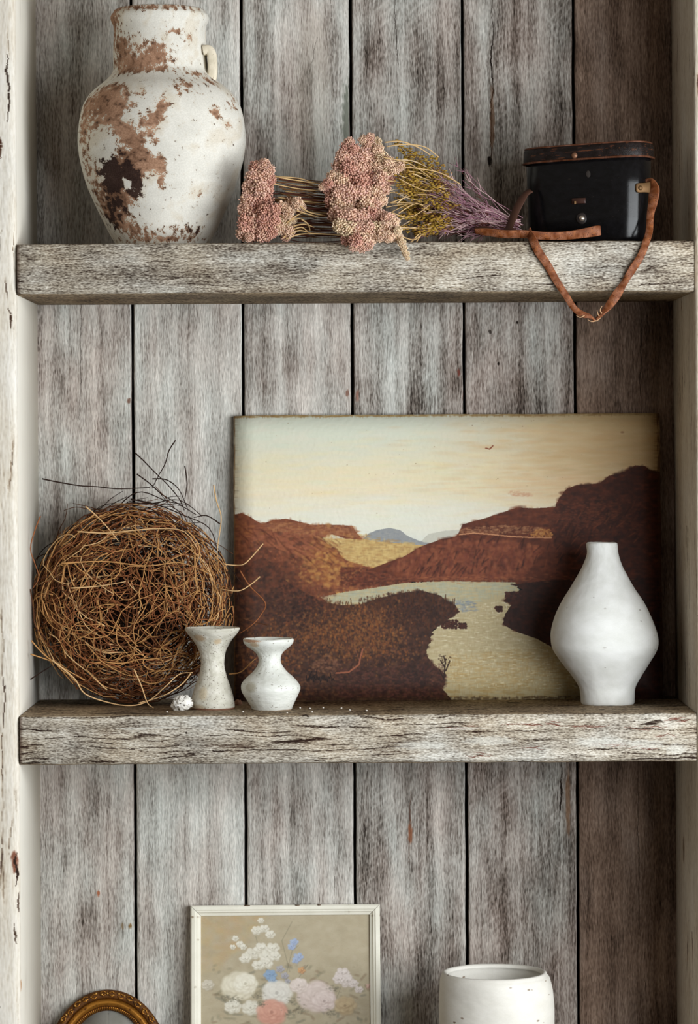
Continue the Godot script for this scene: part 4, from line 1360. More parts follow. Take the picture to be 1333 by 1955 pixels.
	bloom.call(620, 1925, 24, c8(228, 214, 206), c8(176, 154, 146), 8)
	for q in [[655, 1868, 14], [664, 1884, 16], [648, 1880, 12], [676, 1890, 10], [686, 1902, 9]]:
		bloom.call(q[0], q[1], q[2], c8(222, 212, 206), c8(172, 158, 148), 6)
	bloom.call(706, 1895, 7, c8(200, 168, 152), c8(160, 126, 110), 5)
	bloom.call(520, 1948, 30, c8(212, 164, 144), c8(176, 122, 104), 9)
	bloom.call(660, 1935, 22, c8(196, 176, 140), c8(150, 128, 96), 7)
	for k in 9:
		bloom.call(rng.randf_range(410, 690), rng.randf_range(1985, 2120), rng.randf_range(16, 34), [wh, c8(222, 208, 200), c8(206, 150, 128)][k % 3], [ws, c8(178, 158, 148), c8(156, 96, 80)][k % 3], 8)
	for q in [[432, 1918], [492, 1915], [500, 1930], [560, 1925], [640, 1900], [575, 1945], [452, 1922], [555, 1950], [632, 1950]]:
		puff(im, D.call(q[0], q[1]), Vector2(9, 6), [c8(116, 112, 92), c8(98, 92, 78)], 40, 10, 7, 0.3)
	strew(im, all, [c8(196, 186, 164), c8(140, 130, 108)], 1800, 5, 3, 0.16)
	return im

func build_flower_picture() -> void:
	var zb := -0.262
	var zt := -0.312
	var yt := P(546, 1728, zt).y
	var x0 := P(364.5, 1850, -0.30).x
	var x1 := P(727, 1850, -0.30).x
	var W := x1 - x0
	var L := Vector2(yt - LOW_SHELF, zt - zb).length()
	var t := thing("flower_picture", "white framed still life of white and pink flowers on a beige ground", "picture", Vector3(x0, LOW_SHELF, zb))
	t.rotation.x = -atan2(zb - zt, yt - LOW_SHELF)
	t.rotation.z = 0.002
	var fwid := 0.0165
	# mitred rails: moulded section swept between mitres
	var sec := [[0.0, -0.014], [0.0, -0.002], [0.002, 0.0], [0.007, 0.0005], [0.0085, -0.001], [0.011, -0.0015], [0.0125, -0.004], [fwid, -0.006], [fwid, -0.012]]
	var im := ceramic(c8(226, 222, 206), 40, c8(120, 96, 70), 8.0, 81, 256)
	var m := mat(Color.WHITE, 0.55, {"tex": tex(im), "spec": 0.4, "tri": 4.0})
	var corners := [Vector2(0, 0), Vector2(0, L), Vector2(W, L), Vector2(W, 0)]
	for k in 4:
		var a: Vector2 = corners[k]
		var b: Vector2 = corners[(k + 1) % 4]
		var d := (b - a).normalized()
		var inn := Vector2(d.y, -d.x)
		var st := newst()
		st.set_smooth_group(-1)
		for s in sec.size() - 1:
			var q: Array = sec[s]
			var r: Array = sec[s + 1]
			var g := 0.00035
			var a0: Vector2 = a + inn * q[0] + d * (q[0] + g)
			var b0: Vector2 = b + inn * q[0] - d * (q[0] + g)
			var a1: Vector2 = a + inn * r[0] + d * (r[0] + g)
			var b1: Vector2 = b + inn * r[0] - d * (r[0] + g)
			var nn := Vector2(q[1] - r[1], r[0] - q[0])
			var out3 := Vector3(inn.x * nn.x, inn.y * nn.x, nn.y)
			oquad(st, Vector3(a0.x, a0.y, q[1]), Vector3(b0.x, b0.y, q[1]), Vector3(b1.x, b1.y, r[1]), Vector3(a1.x, a1.y, r[1]), out3)
		part("frame_rail", done(st), m, t)
	# worn dark nicks along the outer edge
	var nick := mat(c8(92, 70, 50), 0.9)
	for q in [[0.30, L, 0.009], [0.565, L, 0.007], [0.68, L, 0.005], [0.99, L - 0.004, 0.004]]:
		var st := newst()
		tube(st, PackedVector3Array([Vector3(q[0] * W - q[2] * 0.5, q[1] - 0.0006, -0.0012), Vector3(q[0] * W, q[1] - 0.0009, -0.0006), Vector3(q[0] * W + q[2] * 0.5, q[1] - 0.0006, -0.0012)]), 0.0010, 0.0007, 5)
		part("paint_nick", done(st), nick, t)
	part("backing_board", block(Vector3(0.004, 0.004, -0.016), Vector3(W - 0.004, L - 0.004, -0.0125), 0.0006), mat(c8(96, 78, 58), 0.9), t)
	var lo := Vector2(fwid - 0.001, fwid - 0.001)
	var hi := Vector2(W - fwid + 0.001, L - fwid + 0.001)
	part("print", planar(block(Vector3(lo.x, lo.y, -0.0118), Vector3(hi.x, hi.y, -0.0095), 0.0003), lo, hi), mat(Color.WHITE, 0.5, {"tex": tex(flower_print()), "spec": 0.4}), t)

# ---------------------------------------------------------------- oval gilt frame
func build_oval_frame() -> void:
	var zb := -0.262
	var zt := -0.310
	var yt := P(203, 1889, zt).y
	var L := Vector2(yt - LOW_SHELF, zt - zb).length()
	var b := L * 0.5
	var a := 118.0 * SC(-0.3)
	var t := thing("oval_frame", "oval gilt picture frame with carved beaded border below the left wall boards", "frame", Vector3(P(204, 1950, -0.29).x, LOW_SHELF, zb))
	t.rotation.x = -atan2(zb - zt, yt - LOW_SHELF)
	var gold := mat(c8(176, 124, 50), 0.42, {"metal": 0.75, "spec": 0.5, "tex": tex(ceramic(c8(236, 226, 210), 500, c8(96, 66, 40), 40.0, 91, 256)), "tri": 6.0})
	var dark := mat(c8(112, 74, 34), 0.55, {"metal": 0.5, "tex": tex(ceramic(c8(226, 214, 196), 800, c8(70, 46, 30), 60.0, 95, 256)), "tri": 6.0})
	var bright := mat(c8(206, 160, 84), 0.35, {"metal": 0.7})
	var ring := func(sec: Array, segs: int) -> ArrayMesh:
		# section points: [inset from the outer edge, height]
		var st := newst()
		var rows := []
		var uvs := []
		for q in sec:
			var r := PackedVector3Array()
			var u := PackedVector2Array()
			for j in segs + 1:
				var ph := TAU * (j % segs) / segs
				r.append(Vector3((a - q[0]) * sin(ph), b + (b - q[0]) * cos(ph), q[1]))
				u.append(Vector2(float(j) / segs * 8.0, q[0] * 40.0))
			rows.append(r)
			uvs.append(u)
		grid(st, rows, uvs)
		return done(st)
	part("border", ring.call([[0.0015, -0.016], [0.0, -0.009], [0.001, -0.006], [0.003, -0.0045], [0.006, -0.003], [0.012, -0.003], [0.0145, -0.005], [0.0148, -0.012]], 120), dark, t)
	var torus := []
	for k in 11:
		var an := PI * k / 10.0
		torus.append([0.0205 - 0.0062 * cos(an), -0.008 + 0.0085 * sin(an)])
	part("moulding", ring.call(torus, 120), gold, t)
	part("inner_band", ring.call([[0.0262, -0.012], [0.0264, -0.006], [0.0275, -0.0052], [0.031, -0.007], [0.0335, -0.0105], [0.0338, -0.014]], 120), dark, t)
	# fine reeding on the inner band, carved leaves and beads on the border
	var st := newst()
	for k in 150:
		var ph := TAU * k / 150.0
		var s := sin(ph)
		var c := cos(ph)
		tube(st, PackedVector3Array([Vector3((a - 0.0275) * s, b + (b - 0.0275) * c, -0.0048), Vector3((a - 0.0325) * s, b + (b - 0.0325) * c, -0.0082)]), 0.0011, 0.0009, 5)
	var reed := part("reeding", done(st), gold, t)
	reed.set_meta("kind", "stuff")
	var bl := Balls.new()
	for k in 64:
		var ph := TAU * k / 64.0
		var wv := 0.0065 + 0.0022 * sin(k * 1.9)
		bl.add(ball_v, ball_i, Vector3((a - wv) * sin(ph), b + (b - wv) * cos(ph), -0.0012), Vector3.ONE * (0.0019 if k % 2 == 0 else 0.0014), Color.WHITE)
	var beads := part("beads", bl.mesh(), bright, t)
	beads.set_meta("kind", "stuff")
	var st3 := newst()
	for k in 40:
		var ph := TAU * (k + 0.5) / 40.0
		for sg in [-1.0, 1.0]:
			var ctrl := []
			for i in 5:
				var p2: float = ph + (i - 2) * 0.026
				var ins: float = 0.0068 + sg * (0.0036 - 0.0012 * absf(i - 2.0)) + 0.0012 * sin(k * 2.2)
				ctrl.append(Vector3((a - ins) * sin(p2), b + (b - ins) * cos(p2), -0.0022 + 0.0006 * (2.0 - absf(i - 2.0))))
			tube(st3, curve_pts(ctrl, 2), 0.0012, 0.0007, 5)
	var carv := part("carved_leaves", done(st3), gold, t)
	carv.set_meta("kind", "stuff")
	# the grey picture behind and the back
	var disc := func(ins: float, z: float) -> ArrayMesh:
		var s2 := newst()
		for k in 72:
			var p0 := TAU * k / 72.0
			var p1 := TAU * (k + 1) / 72.0
			var c := Vector3(0, b, z)
			var q0 := Vector3((a - ins) * sin(p0), b + (b - ins) * cos(p0), z)
			var q1 := Vector3((a - ins) * sin(p1), b + (b - ins) * cos(p1), z)
			vtx(s2, c, Vector2(0.5, 0.5)); vtx(s2, q0, Vector2(0.5 + 0.5 * sin(p0), 0.5 - 0.5 * cos(p0))); vtx(s2, q1, Vector2(0.5 + 0.5 * sin(p1), 0.5 - 0.5 * cos(p1)))
			var d := Vector3(0, 0, -0.002)
			oquad(s2, q0, q1, q1 + d, q0 + d, (q0 - c))
			vtx(s2, c + d, Vector2(0.5, 0.5)); vtx(s2, q1 + d, Vector2(0.4, 0.4)); vtx(s2, q0 + d, Vector2(0.4, 0.6))
		return done(s2)
	part("faded_print", disc.call(0.0325, -0.0125), mat(Color.WHITE, 0.35, {"tex": tex(ceramic(c8(140, 138, 130), 40, c8(110, 106, 100), 10.0, 97, 256)), "spec": 0.5}), t)
	part("backing_board", disc.call(0.003, -0.0145), mat(c8(70, 54, 40), 0.9), t)

# ---------------------------------------------------------------- leather case
func build_leather_case() -> void:
	var z := -0.090
	var cx := P(1124, 380, z).x
	var t := thing("leather_case", "black leather binocular case with worn brown lid edges and a torn tan strap", "case", Vector3(cx, TOP_SHELF, z))
	var yaw := deg_to_rad(-24.0)     # the right end comes forward
	var H := P(1124, 309, z).y - TOP_SHELF
	var hl := 0.098
	var hd := 0.046
	# rounded oblong outline at parameter u (0..1), starting at the back middle and turning as seen from above
	var outline := func(u: float, gl: float, gd: float) -> Vector3:
		var th := -PI + TAU * u
		var ex := 0.62
		var sx := signf(sin(th)) * pow(absf(sin(th)), ex) * gl
		var sz := signf(cos(th)) * pow(absf(cos(th)), ex) * gd
		return Vector3(sx, 0, sz).rotated(Vector3.UP, yaw)
	var shell := func(prof: Array, segs: int, tilt: float) -> ArrayMesh:
		var st := newst()
		var rows := []
		var uvs := []
		for q in prof:
			var r := PackedVector3Array()
			var u := PackedVector2Array()
			for j in segs + 1:
				var p: Vector3 = outline.call(float(j % segs) / segs, q[0], q[1])
				p.y = q[2] + p.x * tilt
				r.append(p)
				u.append(Vector2(float(j) / segs * 4.0, q[2] * 10.0))
			rows.append(r)
			uvs.append(u)
		grid(st, rows, uvs)
		return done(st)
	var blk := ceramic(c8(15, 14, 15), 60, c8(48, 40, 36), 4.0, 111, 512)
	for k in 30:
		stain(blk, rng.randf() * 512, rng.randf() * 512, rng.randf_range(2, 10), rng.randf_range(1, 4), c8(32, 29, 28), 0.5, k)
	var leather := mat(Color.WHITE, 0.17, {"tex": tex(blk), "bump": tex(noise(512, 512, 0.12, 112, 3)), "depth": 0.004, "spec": 0.34})
	var tl := 0.020
	var b0 := 0.955
	part("body", shell.call([[0.001, 0.001, H + 0.004], [hl - 0.003, hd - 0.003, H + 0.004], [hl, hd, H], [hl * 0.99, hd * 0.99, H * 0.7], [hl * 0.975, hd * 0.97, H * 0.3], [hl * b0, hd * b0, 0.006], [hl * b0 - 0.002, hd * b0 - 0.002, 0.001], [hl * b0 - 0.006, hd * b0 - 0.006, 0.0], [0.001, 0.001, 0.0]], 96, 0.0), leather, t)
	# lid: black top and side with scuffed brown edges
	var tilt := 0.026
	var lid_im := ceramic(c8(28, 21, 19), 200, c8(90, 50, 32), 12.0, 121, 512)
	for k in 170:
		stain(lid_im, rng.randf() * 512, rng.randf() * 512, rng.randf_range(4, 22), rng.randf_range(2, 8), [c8(104, 56, 34), c8(70, 40, 28), c8(124, 72, 42)][k % 3], 0.5, k)
	var lid_m := mat(Color.WHITE, 0.42, {"tex": tex(lid_im), "bump": tex(noise(512, 512, 0.1, 122, 4)), "depth": 0.03, "spec": 0.33})
	var lh := 0.0245
	part("lid", shell.call([[0.001, 0.001, H + lh + 0.0020], [hl * 0.6, hd * 0.6, H + lh + 0.0016], [hl - 0.003, hd - 0.003, H + lh], [hl + 0.001, hd + 0.001, H + lh - 0.0015], [hl + 0.0035, hd + 0.0035, H + lh - 0.005], [hl + 0.004, hd + 0.004, H + 0.002], [hl + 0.0035, hd + 0.0035, H - 0.0005], [hl + 0.0005, hd + 0.0005, H - 0.0005]], 96, tilt), lid_m, t)
	var tan_m := strap_mat()
	var edge_m := mat(Color.WHITE, 0.6, {"tex": tex(ceramic(c8(92, 55, 36), 500, c8(34, 22, 18), 46.0, 131, 256)), "spec": 0.35, "tri": 9.0})
	for e in [[hl + 0.0012, hd + 0.0012, H + lh - 0.0012, 0.0014], [hl + 0.0042, hd + 0.0042, H + 0.0006, 0.0017]]:
		var pts := PackedVector3Array()
		for j in 97:
			var p: Vector3 = outline.call(float(j % 96) / 96.0, e[0], e[1])
			p.y = e[2] + p.x * tilt
			pts.append(p)
		var st := newst()
		tube(st, pts, e[3], e[3], 7)
		part("lid_edge", done(st), edge_m, t)
	# metal and leather fittings on the front; f(u, y) = a point on the front face
	var brass := mat(c8(112, 84, 54), 0.55, {"metal": 0.55, "spec": 0.4})
	var steel := mat(c8(190, 176, 160), 0.3, {"metal": 0.85})
	var front := func(px: float, py: float, lift: float) -> Vector3:
		# find where the column of the picture meets the front of the case
		var best := Vector3.ZERO
		var bd := 1e9
		for k in 400:
			var p: Vector3 = outline.call(0.25 + 0.5 * k / 400.0, hl * 0.98 + lift, hd * 0.98 + lift)
			var d := absf(p.x + cx - P(px, py, z + p.z).x)
			if d < bd:
				bd = d
				best = p
		best.y = P(px, py, z + best.z).y - TOP_SHELF
		return best
	var stud := func(called: String, px: float, py: float, r: float, h: float, lift: float, m: Material) -> void:
		var c: Vector3 = front.call(px, py, lift)
		var nrm := Vector3(c.x * 0.25, 0, 1).rotated(Vector3.UP, yaw * 0.6).normalized()
		var prof := [Vector3(0.0003, h, 0), Vector3(r * 0.45, h * 0.92, 0), Vector3(r * 0.8, h * 0.6, 0), Vector3(r, h * 0.15, 0), Vector3(r * 1.02, -0.001, 0)]
		var o := part(called, lathe(prof, 20), m, t)
		o.transform = Transform3D(Basis(Quaternion(Vector3.UP, nrm)), c)
	stud.call("stud", 1109, 417, 0.0052, 0.0048, 0.0, steel)
	stud.call("stud_washer", 1109, 417, 0.0088, 0.0016, 0.0, mat(c8(40, 34, 32), 0.4))
	stud.call("lid_rivet", 1098, 297, 0.0050, 0.0034, 0.0045, mat(c8(120, 84, 62), 0.5, {"metal": 0.4}))
	stud.call("old_mark", 1126, 332, 0.0068, 0.0010, -0.0002, mat(c8(46, 40, 36), 0.6))
	# latch slot of brown leather with a glint of brass
	var la: Vector3 = front.call(1092, 384, 0.0005)
	var lb: Vector3 = front.call(1119, 383, 0.0005)
	part("latch_loop", ribbon([[la + Vector3(0, 0, 0.0004), Vector3(0, 0.0042, 0)], [(la + lb) * 0.5 + Vector3(0, 0, 0.0022), Vector3(0, 0.0042, 0)], [lb + Vector3(0, 0, 0.0004), Vector3(0, 0.0042, 0)]], 0.0016, 4), mat(c8(58, 34, 26), 0.5), t)
	var lc: Vector3 = front.call(1098, 387, 0.003)
	part("latch_pin", block(lc - Vector3(0.0016, 0.0025, 0.001), lc + Vector3(0.0016, 0.0025, 0.0012), 0.0005), brass, t)
	# brass lug and strap on the right end
	var g0: Vector3 = front.call(1214, 359, 0.0012)
	var g1: Vector3 = front.call(1238, 358, 0.006)
	part("brass_lug", ribbon([[g0, Vector3(0, 0.0045, 0)], [g0.lerp(g1, 0.15) + Vector3(0.0005, 0, 0.0016), Vector3(0, 0.0072, 0)], [g0.lerp(g1, 0.6) + Vector3(0.002, 0, 0.0022), Vector3(0, 0.0074, 0)], [g1 + Vector3(0.003, 0, 0.0), Vector3(0, 0.0085, 0)]], 0.0022, 4), brass, t)
	stud.call("lug_rivet", 1222, 359, 0.0042, 0.0045, 0.0022, brass)
	var S := func(arr: Array) -> ArrayMesh:
		# px, py, z, half width in px, turn of the strap about its run (0 = flat to the lens)
		var stn := []
		for k in arr.size():
			var q: Array = arr[k]
			var p := P(q[0], q[1], q[2]) - t.position
			var q1: Array = arr[mini(k + 1, arr.size() - 1)]
			var q0: Array = arr[maxi(k - 1, 0)]
			var dir := (P(q1[0], q1[1], q1[2]) - P(q0[0], q0[1], q0[2])).normalized()
			var side := dir.cross(Vector3.BACK)
			if side.length() < 0.1:
				side = Vector3.UP
			side = side.normalized().rotated(dir, deg_to_rad(q[4]))
			stn.append([p, side * q[3] * SC(q[2])])
		return ribbon(stn, 0.0026, 6)
	part("strap", S.call([[1232, 352, -0.045, 9, 20], [1243, 351, -0.038, 11, 30], [1249, 362, -0.033, 12, 40], [1247, 385, -0.030, 10, 30], [1242, 410, -0.026, 7, 20], [1240, 440, -0.014, 7, 10], [1234, 462, 0.003, 7, 5], [1224, 488, 0.009, 7, 0], [1207, 515, 0.009, 8, -20], [1192, 540, 0.010, 7, 30], [1178, 562, 0.010, 9, 0], [1164, 582, 0.011, 8, 20], [1150, 598, 0.012, 6, 50], [1139, 610, 0.013, 2.5, 40]]), tan_m, t)
	part("strap", S.call([[1010, 440, -0.016, 7, 60], [1012, 448, -0.006, 8, 50], [1018, 458, 0.004, 8, 20], [1028, 480, 0.008, 8, 5], [1045, 505, 0.008, 7.5, 0], [1062, 535, 0.008, 7, 5], [1080, 563, 0.009, 6.5, 0], [1096, 588, 0.010, 6, 10], [1112, 600, 0.011, 6, 10], [1126, 604, 0.012, 4, 0], [1136, 612, 0.013, 2, 0]]), tan_m, t)
	part("strap", S.call([[907, 441, -0.030, 5, 30], [930, 443, -0.022, 8, 35], [965, 447, -0.014, 9, 40], [1000, 447, -0.012, 9, 40], [1035, 450, -0.010, 8.5, 35], [1075, 450, -0.010, 8.5, 30], [1110, 446, -0.010, 9, 20], [1138, 441, -0.011, 10, 10], [1147, 440, -0.012, 9, 10]]), tan_m, t)
	part("strap", S.call([[1014, 364, -0.075, 6, 40], [1004, 370, -0.070, 7, 40], [994, 385, -0.062, 8, 30], [984, 405, -0.055, 8, 30], [974, 430, -0.045, 8, 40], [966, 444, -0.032, 8, 50], [945, 441, -0.028, 7, 50], [920, 437, -0.030, 6, 40], [906, 438, -0.032, 5, 40]]), mat(c8(64, 38, 26), 0.6), t)  # same strap in a darker brown: the shade on this run is coloured in
	# frayed tips where the strap has torn
	var st := newst()
	for q in [[1150, 600, 1146, 592, 1150, 584], [1146, 606, 1142, 600, 1140, 592], [1139, 612, 1130, 614, 1122, 610], [1140, 612, 1147, 606, 1152, 596], [1116, 602, 1108, 606, 1100, 602]]:
		tube(st, curve_pts([P(q[0], q[1], 0.013) - t.position, P(q[2], q[3], 0.014) - t.position, P(q[4], q[5], 0.013) - t.position], 4), 0.0012, 0.0004, 5)
	part("frayed_end", done(st), mat(c8(190, 150, 112), 0.8), t)

func strap_mat() -> StandardMaterial3D:
	var im := ceramic(c8(124, 72, 42), 400, c8(58, 32, 22), 34.0, 141, 256)
	for k in 40:
		stain(im, rng.randf() * 256, rng.randf() * 256, rng.randf_range(3, 16), rng.randf_range(4, 20), [c8(170, 104, 58), c8(96, 52, 32)][k % 2], 0.45, k)
	return mat(Color.WHITE, 0.6, {"tex": tex(im), "spec": 0.35})

# ---------------------------------------------------------------- dried flowers
var head_meshes := []
func make_heads() -> void:
	for k in 7:
		var bl := Balls.new()
		var n := 140
		for i in n:
			var y := 1.0 - 2.0 * (i + 0.5) / n
			var r := sqrt(1.0 - y * y)
			var ph := i * 2.39996 + k
			var p := Vector3(r * cos(ph), y, r * sin(ph)) * rng.randf_range(0.68, 1.14)
			var s := rng.randf_range(0.095, 0.165)
			var v := rng.randf_range(0.75, 1.12)
			bl.add(ball_v, ball_i, p, Vector3(s, s * rng.randf_range(0.8, 1.2), s), Color(v, v * rng.randf_range(0.93, 1.04), v * rng.randf_range(0.9, 1.06)))
			if i % 2 == 0:
				bl.add(ball_v, ball_i, p * 0.8, Vector3.ONE * s, Color(v * 0.8, v * 0.74, v * 0.7))
		bl.add(ball_v, ball_i, Vector3.ZERO, Vector3.ONE * 0.72, Color(0.6, 0.46, 0.38))
		head_meshes.append(bl.mesh())

func head(t: Node3D, px: float, py: float, r: float, z: float, m: Material) -> void:
	var o := part("flower_head", head_meshes[rng.randi() % head_meshes.size()], m, t)
	var s := r * SC(z)
	o.transform = Transform3D(Basis.from_euler(Vector3(rng.randf() * TAU, rng.randf() * TAU, rng.randf() * TAU)).scaled(Vector3.ONE * s), P(px, py, z) - t.position)

func build_flowers() -> void:
	make_heads()
	var pink := mat(c8(230, 190, 168), 0.85, {"vc": true, "spec": 0.2})
	var rose := mat(c8(212, 162, 143), 0.85, {"vc": true, "spec": 0.2})
	var peach := mat(c8(238, 206, 178), 0.85, {"vc": true, "spec": 0.2})
	var cream := mat(c8(238, 214, 180), 0.85, {"vc": true, "spec": 0.2})
	var straw := mat(c8(206, 172, 122), 0.8, {"spec": 0.2})
	var dstem := mat(c8(104, 72, 44), 0.8, {"spec": 0.2})
	var rstem := mat(c8(86, 48, 40), 0.8, {"spec": 0.2})
	var purple := mat(c8(150, 108, 120), 0.8, {"spec": 0.2})
	var mauve := mat(c8(202, 170, 168), 0.8, {"spec": 0.2})
	# the left bunch
	var t := thing("dried_flower_bunch", "smaller bunch of dried dusty pink flowers lying next to the peeling jar", "dried flowers", Vector3(P(540, 463, -0.04).x, TOP_SHELF, -0.04), "dried flowers on the upper shelf")
	for q in [[489, 320, 13], [504, 316, 12], [514, 324, 11], [484, 338, 15], [502, 338, 16], [516, 342, 11], [478, 358, 16], [496, 360, 17], [511, 360, 12], [474, 380, 16], [492, 382, 17], [508, 382, 14], [470, 402, 16], [488, 404, 17], [506, 404, 15], [524, 402, 14], [540, 398, 14], [556, 392, 14], [568, 388, 11], [575, 396, 9], [468, 424, 15], [486, 426, 17], [504, 426, 16], [521, 420, 14], [536, 414, 13], [550, 408, 12], [466, 444, 15], [484, 447, 16], [502, 448, 15], [517, 444, 13], [533, 436, 12], [546, 428, 12], [552, 442, 11], [546, 454, 9], [476, 455, 9], [510, 456, 9], [558, 420, 9]]:
		var z: float = -0.026 + rng.randf_range(-0.012, 0.010) - 0.0001 * (420.0 - q[1])
		var m: Material = [pink, rose, pink, rose][rng.randi() % 4] if q[0] < 530 else [pink, peach, cream, peach][rng.randi() % 4]
		head(t, q[0], minf(q[1], 462.0 - q[2]), q[2], z, m)
	for k in 95:
		var y0 := rng.randf_range(336, 452)
		var y1 := lerpf(352, 455, (y0 - 336) / 116.0) + rng.randf_range(-8, 8)
		var x0 := rng.randf_range(505, 545)
		var z0 := rng.randf_range(-0.09, -0.035)
		var ctrl := [P(x0, y0, z0) - t.position, P(570, lerpf(y0, y1, 0.4) + rng.randf_range(-5, 5), z0 - 0.01) - t.position, P(615, lerpf(y0, y1, 0.7) + rng.randf_range(-5, 5), z0 - 0.015) - t.position, P(rng.randf_range(660, 720), minf(y1, 458), z0 - 0.02) - t.position]
		var st := newst()
		tube(st, curve_pts(ctrl, 4), rng.randf_range(0.0007, 0.0012), 0.0006, 5)
		part("stem", done(st), [dstem, rstem, dstem, straw][rng.randi() % 4] if y0 < 395 else [rstem, rstem, dstem][rng.randi() % 3], t)
	for q in [[572, 392, 590, 405, 622, 412], [566, 402, 585, 408, 610, 415], [555, 420, 575, 418, 590, 430], [575, 418, 588, 428, 592, 440], [552, 448, 572, 440, 596, 446], [546, 456, 570, 448, 592, 446], [560, 432, 580, 428, 600, 434], [556, 440, 576, 434, 590, 445], [590, 446, 620, 447, 660, 450], [548, 425, 566, 412, 580, 405], [540, 455, 556, 440, 570, 436]]:
		var st := newst()
		tube(st, curve_pts([P(q[0], q[1], -0.02) - t.position, P(q[2], q[3], -0.022) - t.position, P(q[4], q[5], -0.035) - t.position], 5), 0.0013, 0.0009, 5)
		part("stem", done(st), straw, t)
	# the right bunch
	t = thing("dried_flower_bunch", "larger bunch of dried flowers with peach heads, mustard sprays and purple twigs", "dried flowers", Vector3(P(760, 463, -0.03).x, TOP_SHELF, -0.03), "dried flowers on the upper shelf")
	for q in [[667, 272, 10], [660, 282, 11], [675, 284, 11], [694, 268, 10], [706, 266, 11], [718, 272, 11], [703, 280, 12], [722, 286, 11], [655, 298, 14], [672, 302, 15], [690, 298, 14], [708, 298, 14], [728, 300, 12], [742, 310, 12], [648, 318, 14], [666, 322, 16], [684, 322, 16], [702, 318, 15], [720, 318, 14], [736, 326, 14], [752, 322, 12], [764, 318, 10], [637, 338, 14], [654, 342, 16], [672, 344, 16], [690, 344, 16], [708, 340, 15], [726, 340, 14], [742, 342, 13], [626, 352, 11], [616, 357, 8], [632, 364, 14], [648, 366, 16], [666, 368, 17], [684, 368, 17], [702, 366, 16], [719, 364, 15], [735, 360, 12], [632, 386, 13], [646, 390, 16], [664, 392, 17], [682, 392, 17], [700, 390, 16], [717, 388, 14], [730, 382, 11], [640, 410, 14], [656, 414, 16], [674, 416, 17], [692, 415, 16], [710, 412, 15], [726, 414, 14], [741, 418, 13], [752, 424, 11], [650, 432, 14], [666, 438, 16], [684, 440, 16], [702, 438, 15], [720, 436, 14], [736, 436, 14], [750, 440, 12], [664, 456, 13], [680, 460, 14], [696, 458, 14], [712, 452, 12], [728, 450, 12], [742, 452, 11], [752, 452, 9], [676, 470, 10], [690, 472, 11], [704, 468, 10], [760, 440, 8], [762, 452, 8], [767, 463, 8], [771, 474, 7], [775, 484, 7], [778, 493, 5], [838, 282, 0]]:
		if q[2] == 0:
			continue
		var z: float = lerpf(-0.035, 0.030, smoothstep(385, 440, q[1])) + rng.randf_range(-0.010, 0.010)
		if q[1] + q[2] > 452:
			z = maxf(z, 0.002 + q[2] * 0.0009)
		var pale: float = clampf((q[0] - 690.0) / 70.0, 0, 1) * 0.6 + clampf((q[1] - 400.0) / 80.0, 0, 1) * 0.4
		var m: Material
		if rng.randf() < pale:
			m = cream if rng.randf() < 0.5 else peach
		else:
			m = [pink, peach, rose, pink][rng.randi() % 4]
		head(t, q[0], q[1], q[2], z, m)
	# cream stalks leaving the heads
	for k in 34:
		var x0 := rng.randf_range(722, 766)
		var y0 := rng.randf_range(300, 440)
		var x2 := rng.randf_range(815, 880)
		var y2 := clampf(lerpf(y0, 390, 0.45) + rng.randf_range(-18, 18), 300, 446)
		var z0 := rng.randf_range(-0.05, -0.012)
		var st := newst()
		tube(st, curve_pts([P(x0, y0, z0) - t.position, P((x0 + x2) * 0.5 + rng.randf_range(-12, 12), (y0 + y2) * 0.5 + rng.randf_range(-20, 20), z0 - 0.01) - t.position, P(x2, y2, z0 - 0.03) - t.position], 6), rng.randf_range(0.0006, 0.0011), 0.0005, 5)
		part("stem", done(st), [cream_plain(), straw, straw][k % 3], t)
	for q in [[735, 272, 765, 270, 800, 282, 830, 302], [738, 280, 770, 276, 810, 280, 838, 300], [760, 318, 800, 322, 840, 330, 880, 352], [768, 452, 790, 458, 806, 448, 830, 440], [775, 482, 790, 470, 802, 452, 812, 448], [764, 468, 785, 462, 800, 447, 815, 446]]:
		var st := newst()
		tube(st, curve_pts([P(q[0], q[1], -0.02) - t.position, P(q[2], q[3], -0.02) - t.position, P(q[4], q[5], -0.03) - t.position, P(q[6], q[7], -0.04) - t.position], 5), 0.0012, 0.0008, 5)
		part("stem", done(st), straw, t)
	# mustard sprays: a stalk beset with small buds
	var mustard := mat(c8(168, 136, 60), 0.85, {"vc": true, "spec": 0.2})
	for k in 84:
		var x0 := rng.randf_range(756, 832)
		var top := lerpf(292, 318, (x0 - 756) / 76.0)
		var y0 := rng.randf_range(top, 448)
		if k < 6:
			x0 = [758, 772, 790, 780, 822, 800][k]
			y0 = [272, 284, 292, 300, 300, 308][k]
		var x2 := x0 + rng.randf_range(28, 58)
		var y2 := clampf(lerpf(y0, 405, 0.35) + rng.randf_range(-10, 10), 300, 448)
		var z0 := rng.randf_range(-0.085, -0.018)
		var pts := curve_pts([P(x0, y0, z0) - t.position, P(x0 * 0.5 + x2 * 0.5, y0 * 0.5 + y2 * 0.5 + rng.randf_range(-8, 8), z0 - 0.005) - t.position, P(x2, y2, z0 - 0.02) - t.position], 6)
		var bl := Balls.new()
		for p in pts.size() - 3:
			for i in 4:
				var c := pts[p].lerp(pts[p + 1], rng.randf()) + Vector3(rng.randfn(), rng.randfn(), rng.randfn()) * 0.0032
				c.y = maxf(c.y, 0.002)
				var v := rng.randf_range(0.5, 1.25)
				bl.add(ball_v, ball_i, c, Vector3(rng.randf_range(0.0015, 0.003), 0.0011, 0.0011), Color(v, v * rng.randf_range(0.85, 1.02), v * 0.9))
		var sp := part("spray", bl.mesh(), mustard, t)
		var st := newst()
		tube(st, pts, 0.0007, 0.0006, 4)
		part("stalk", done(st), dstem, sp)
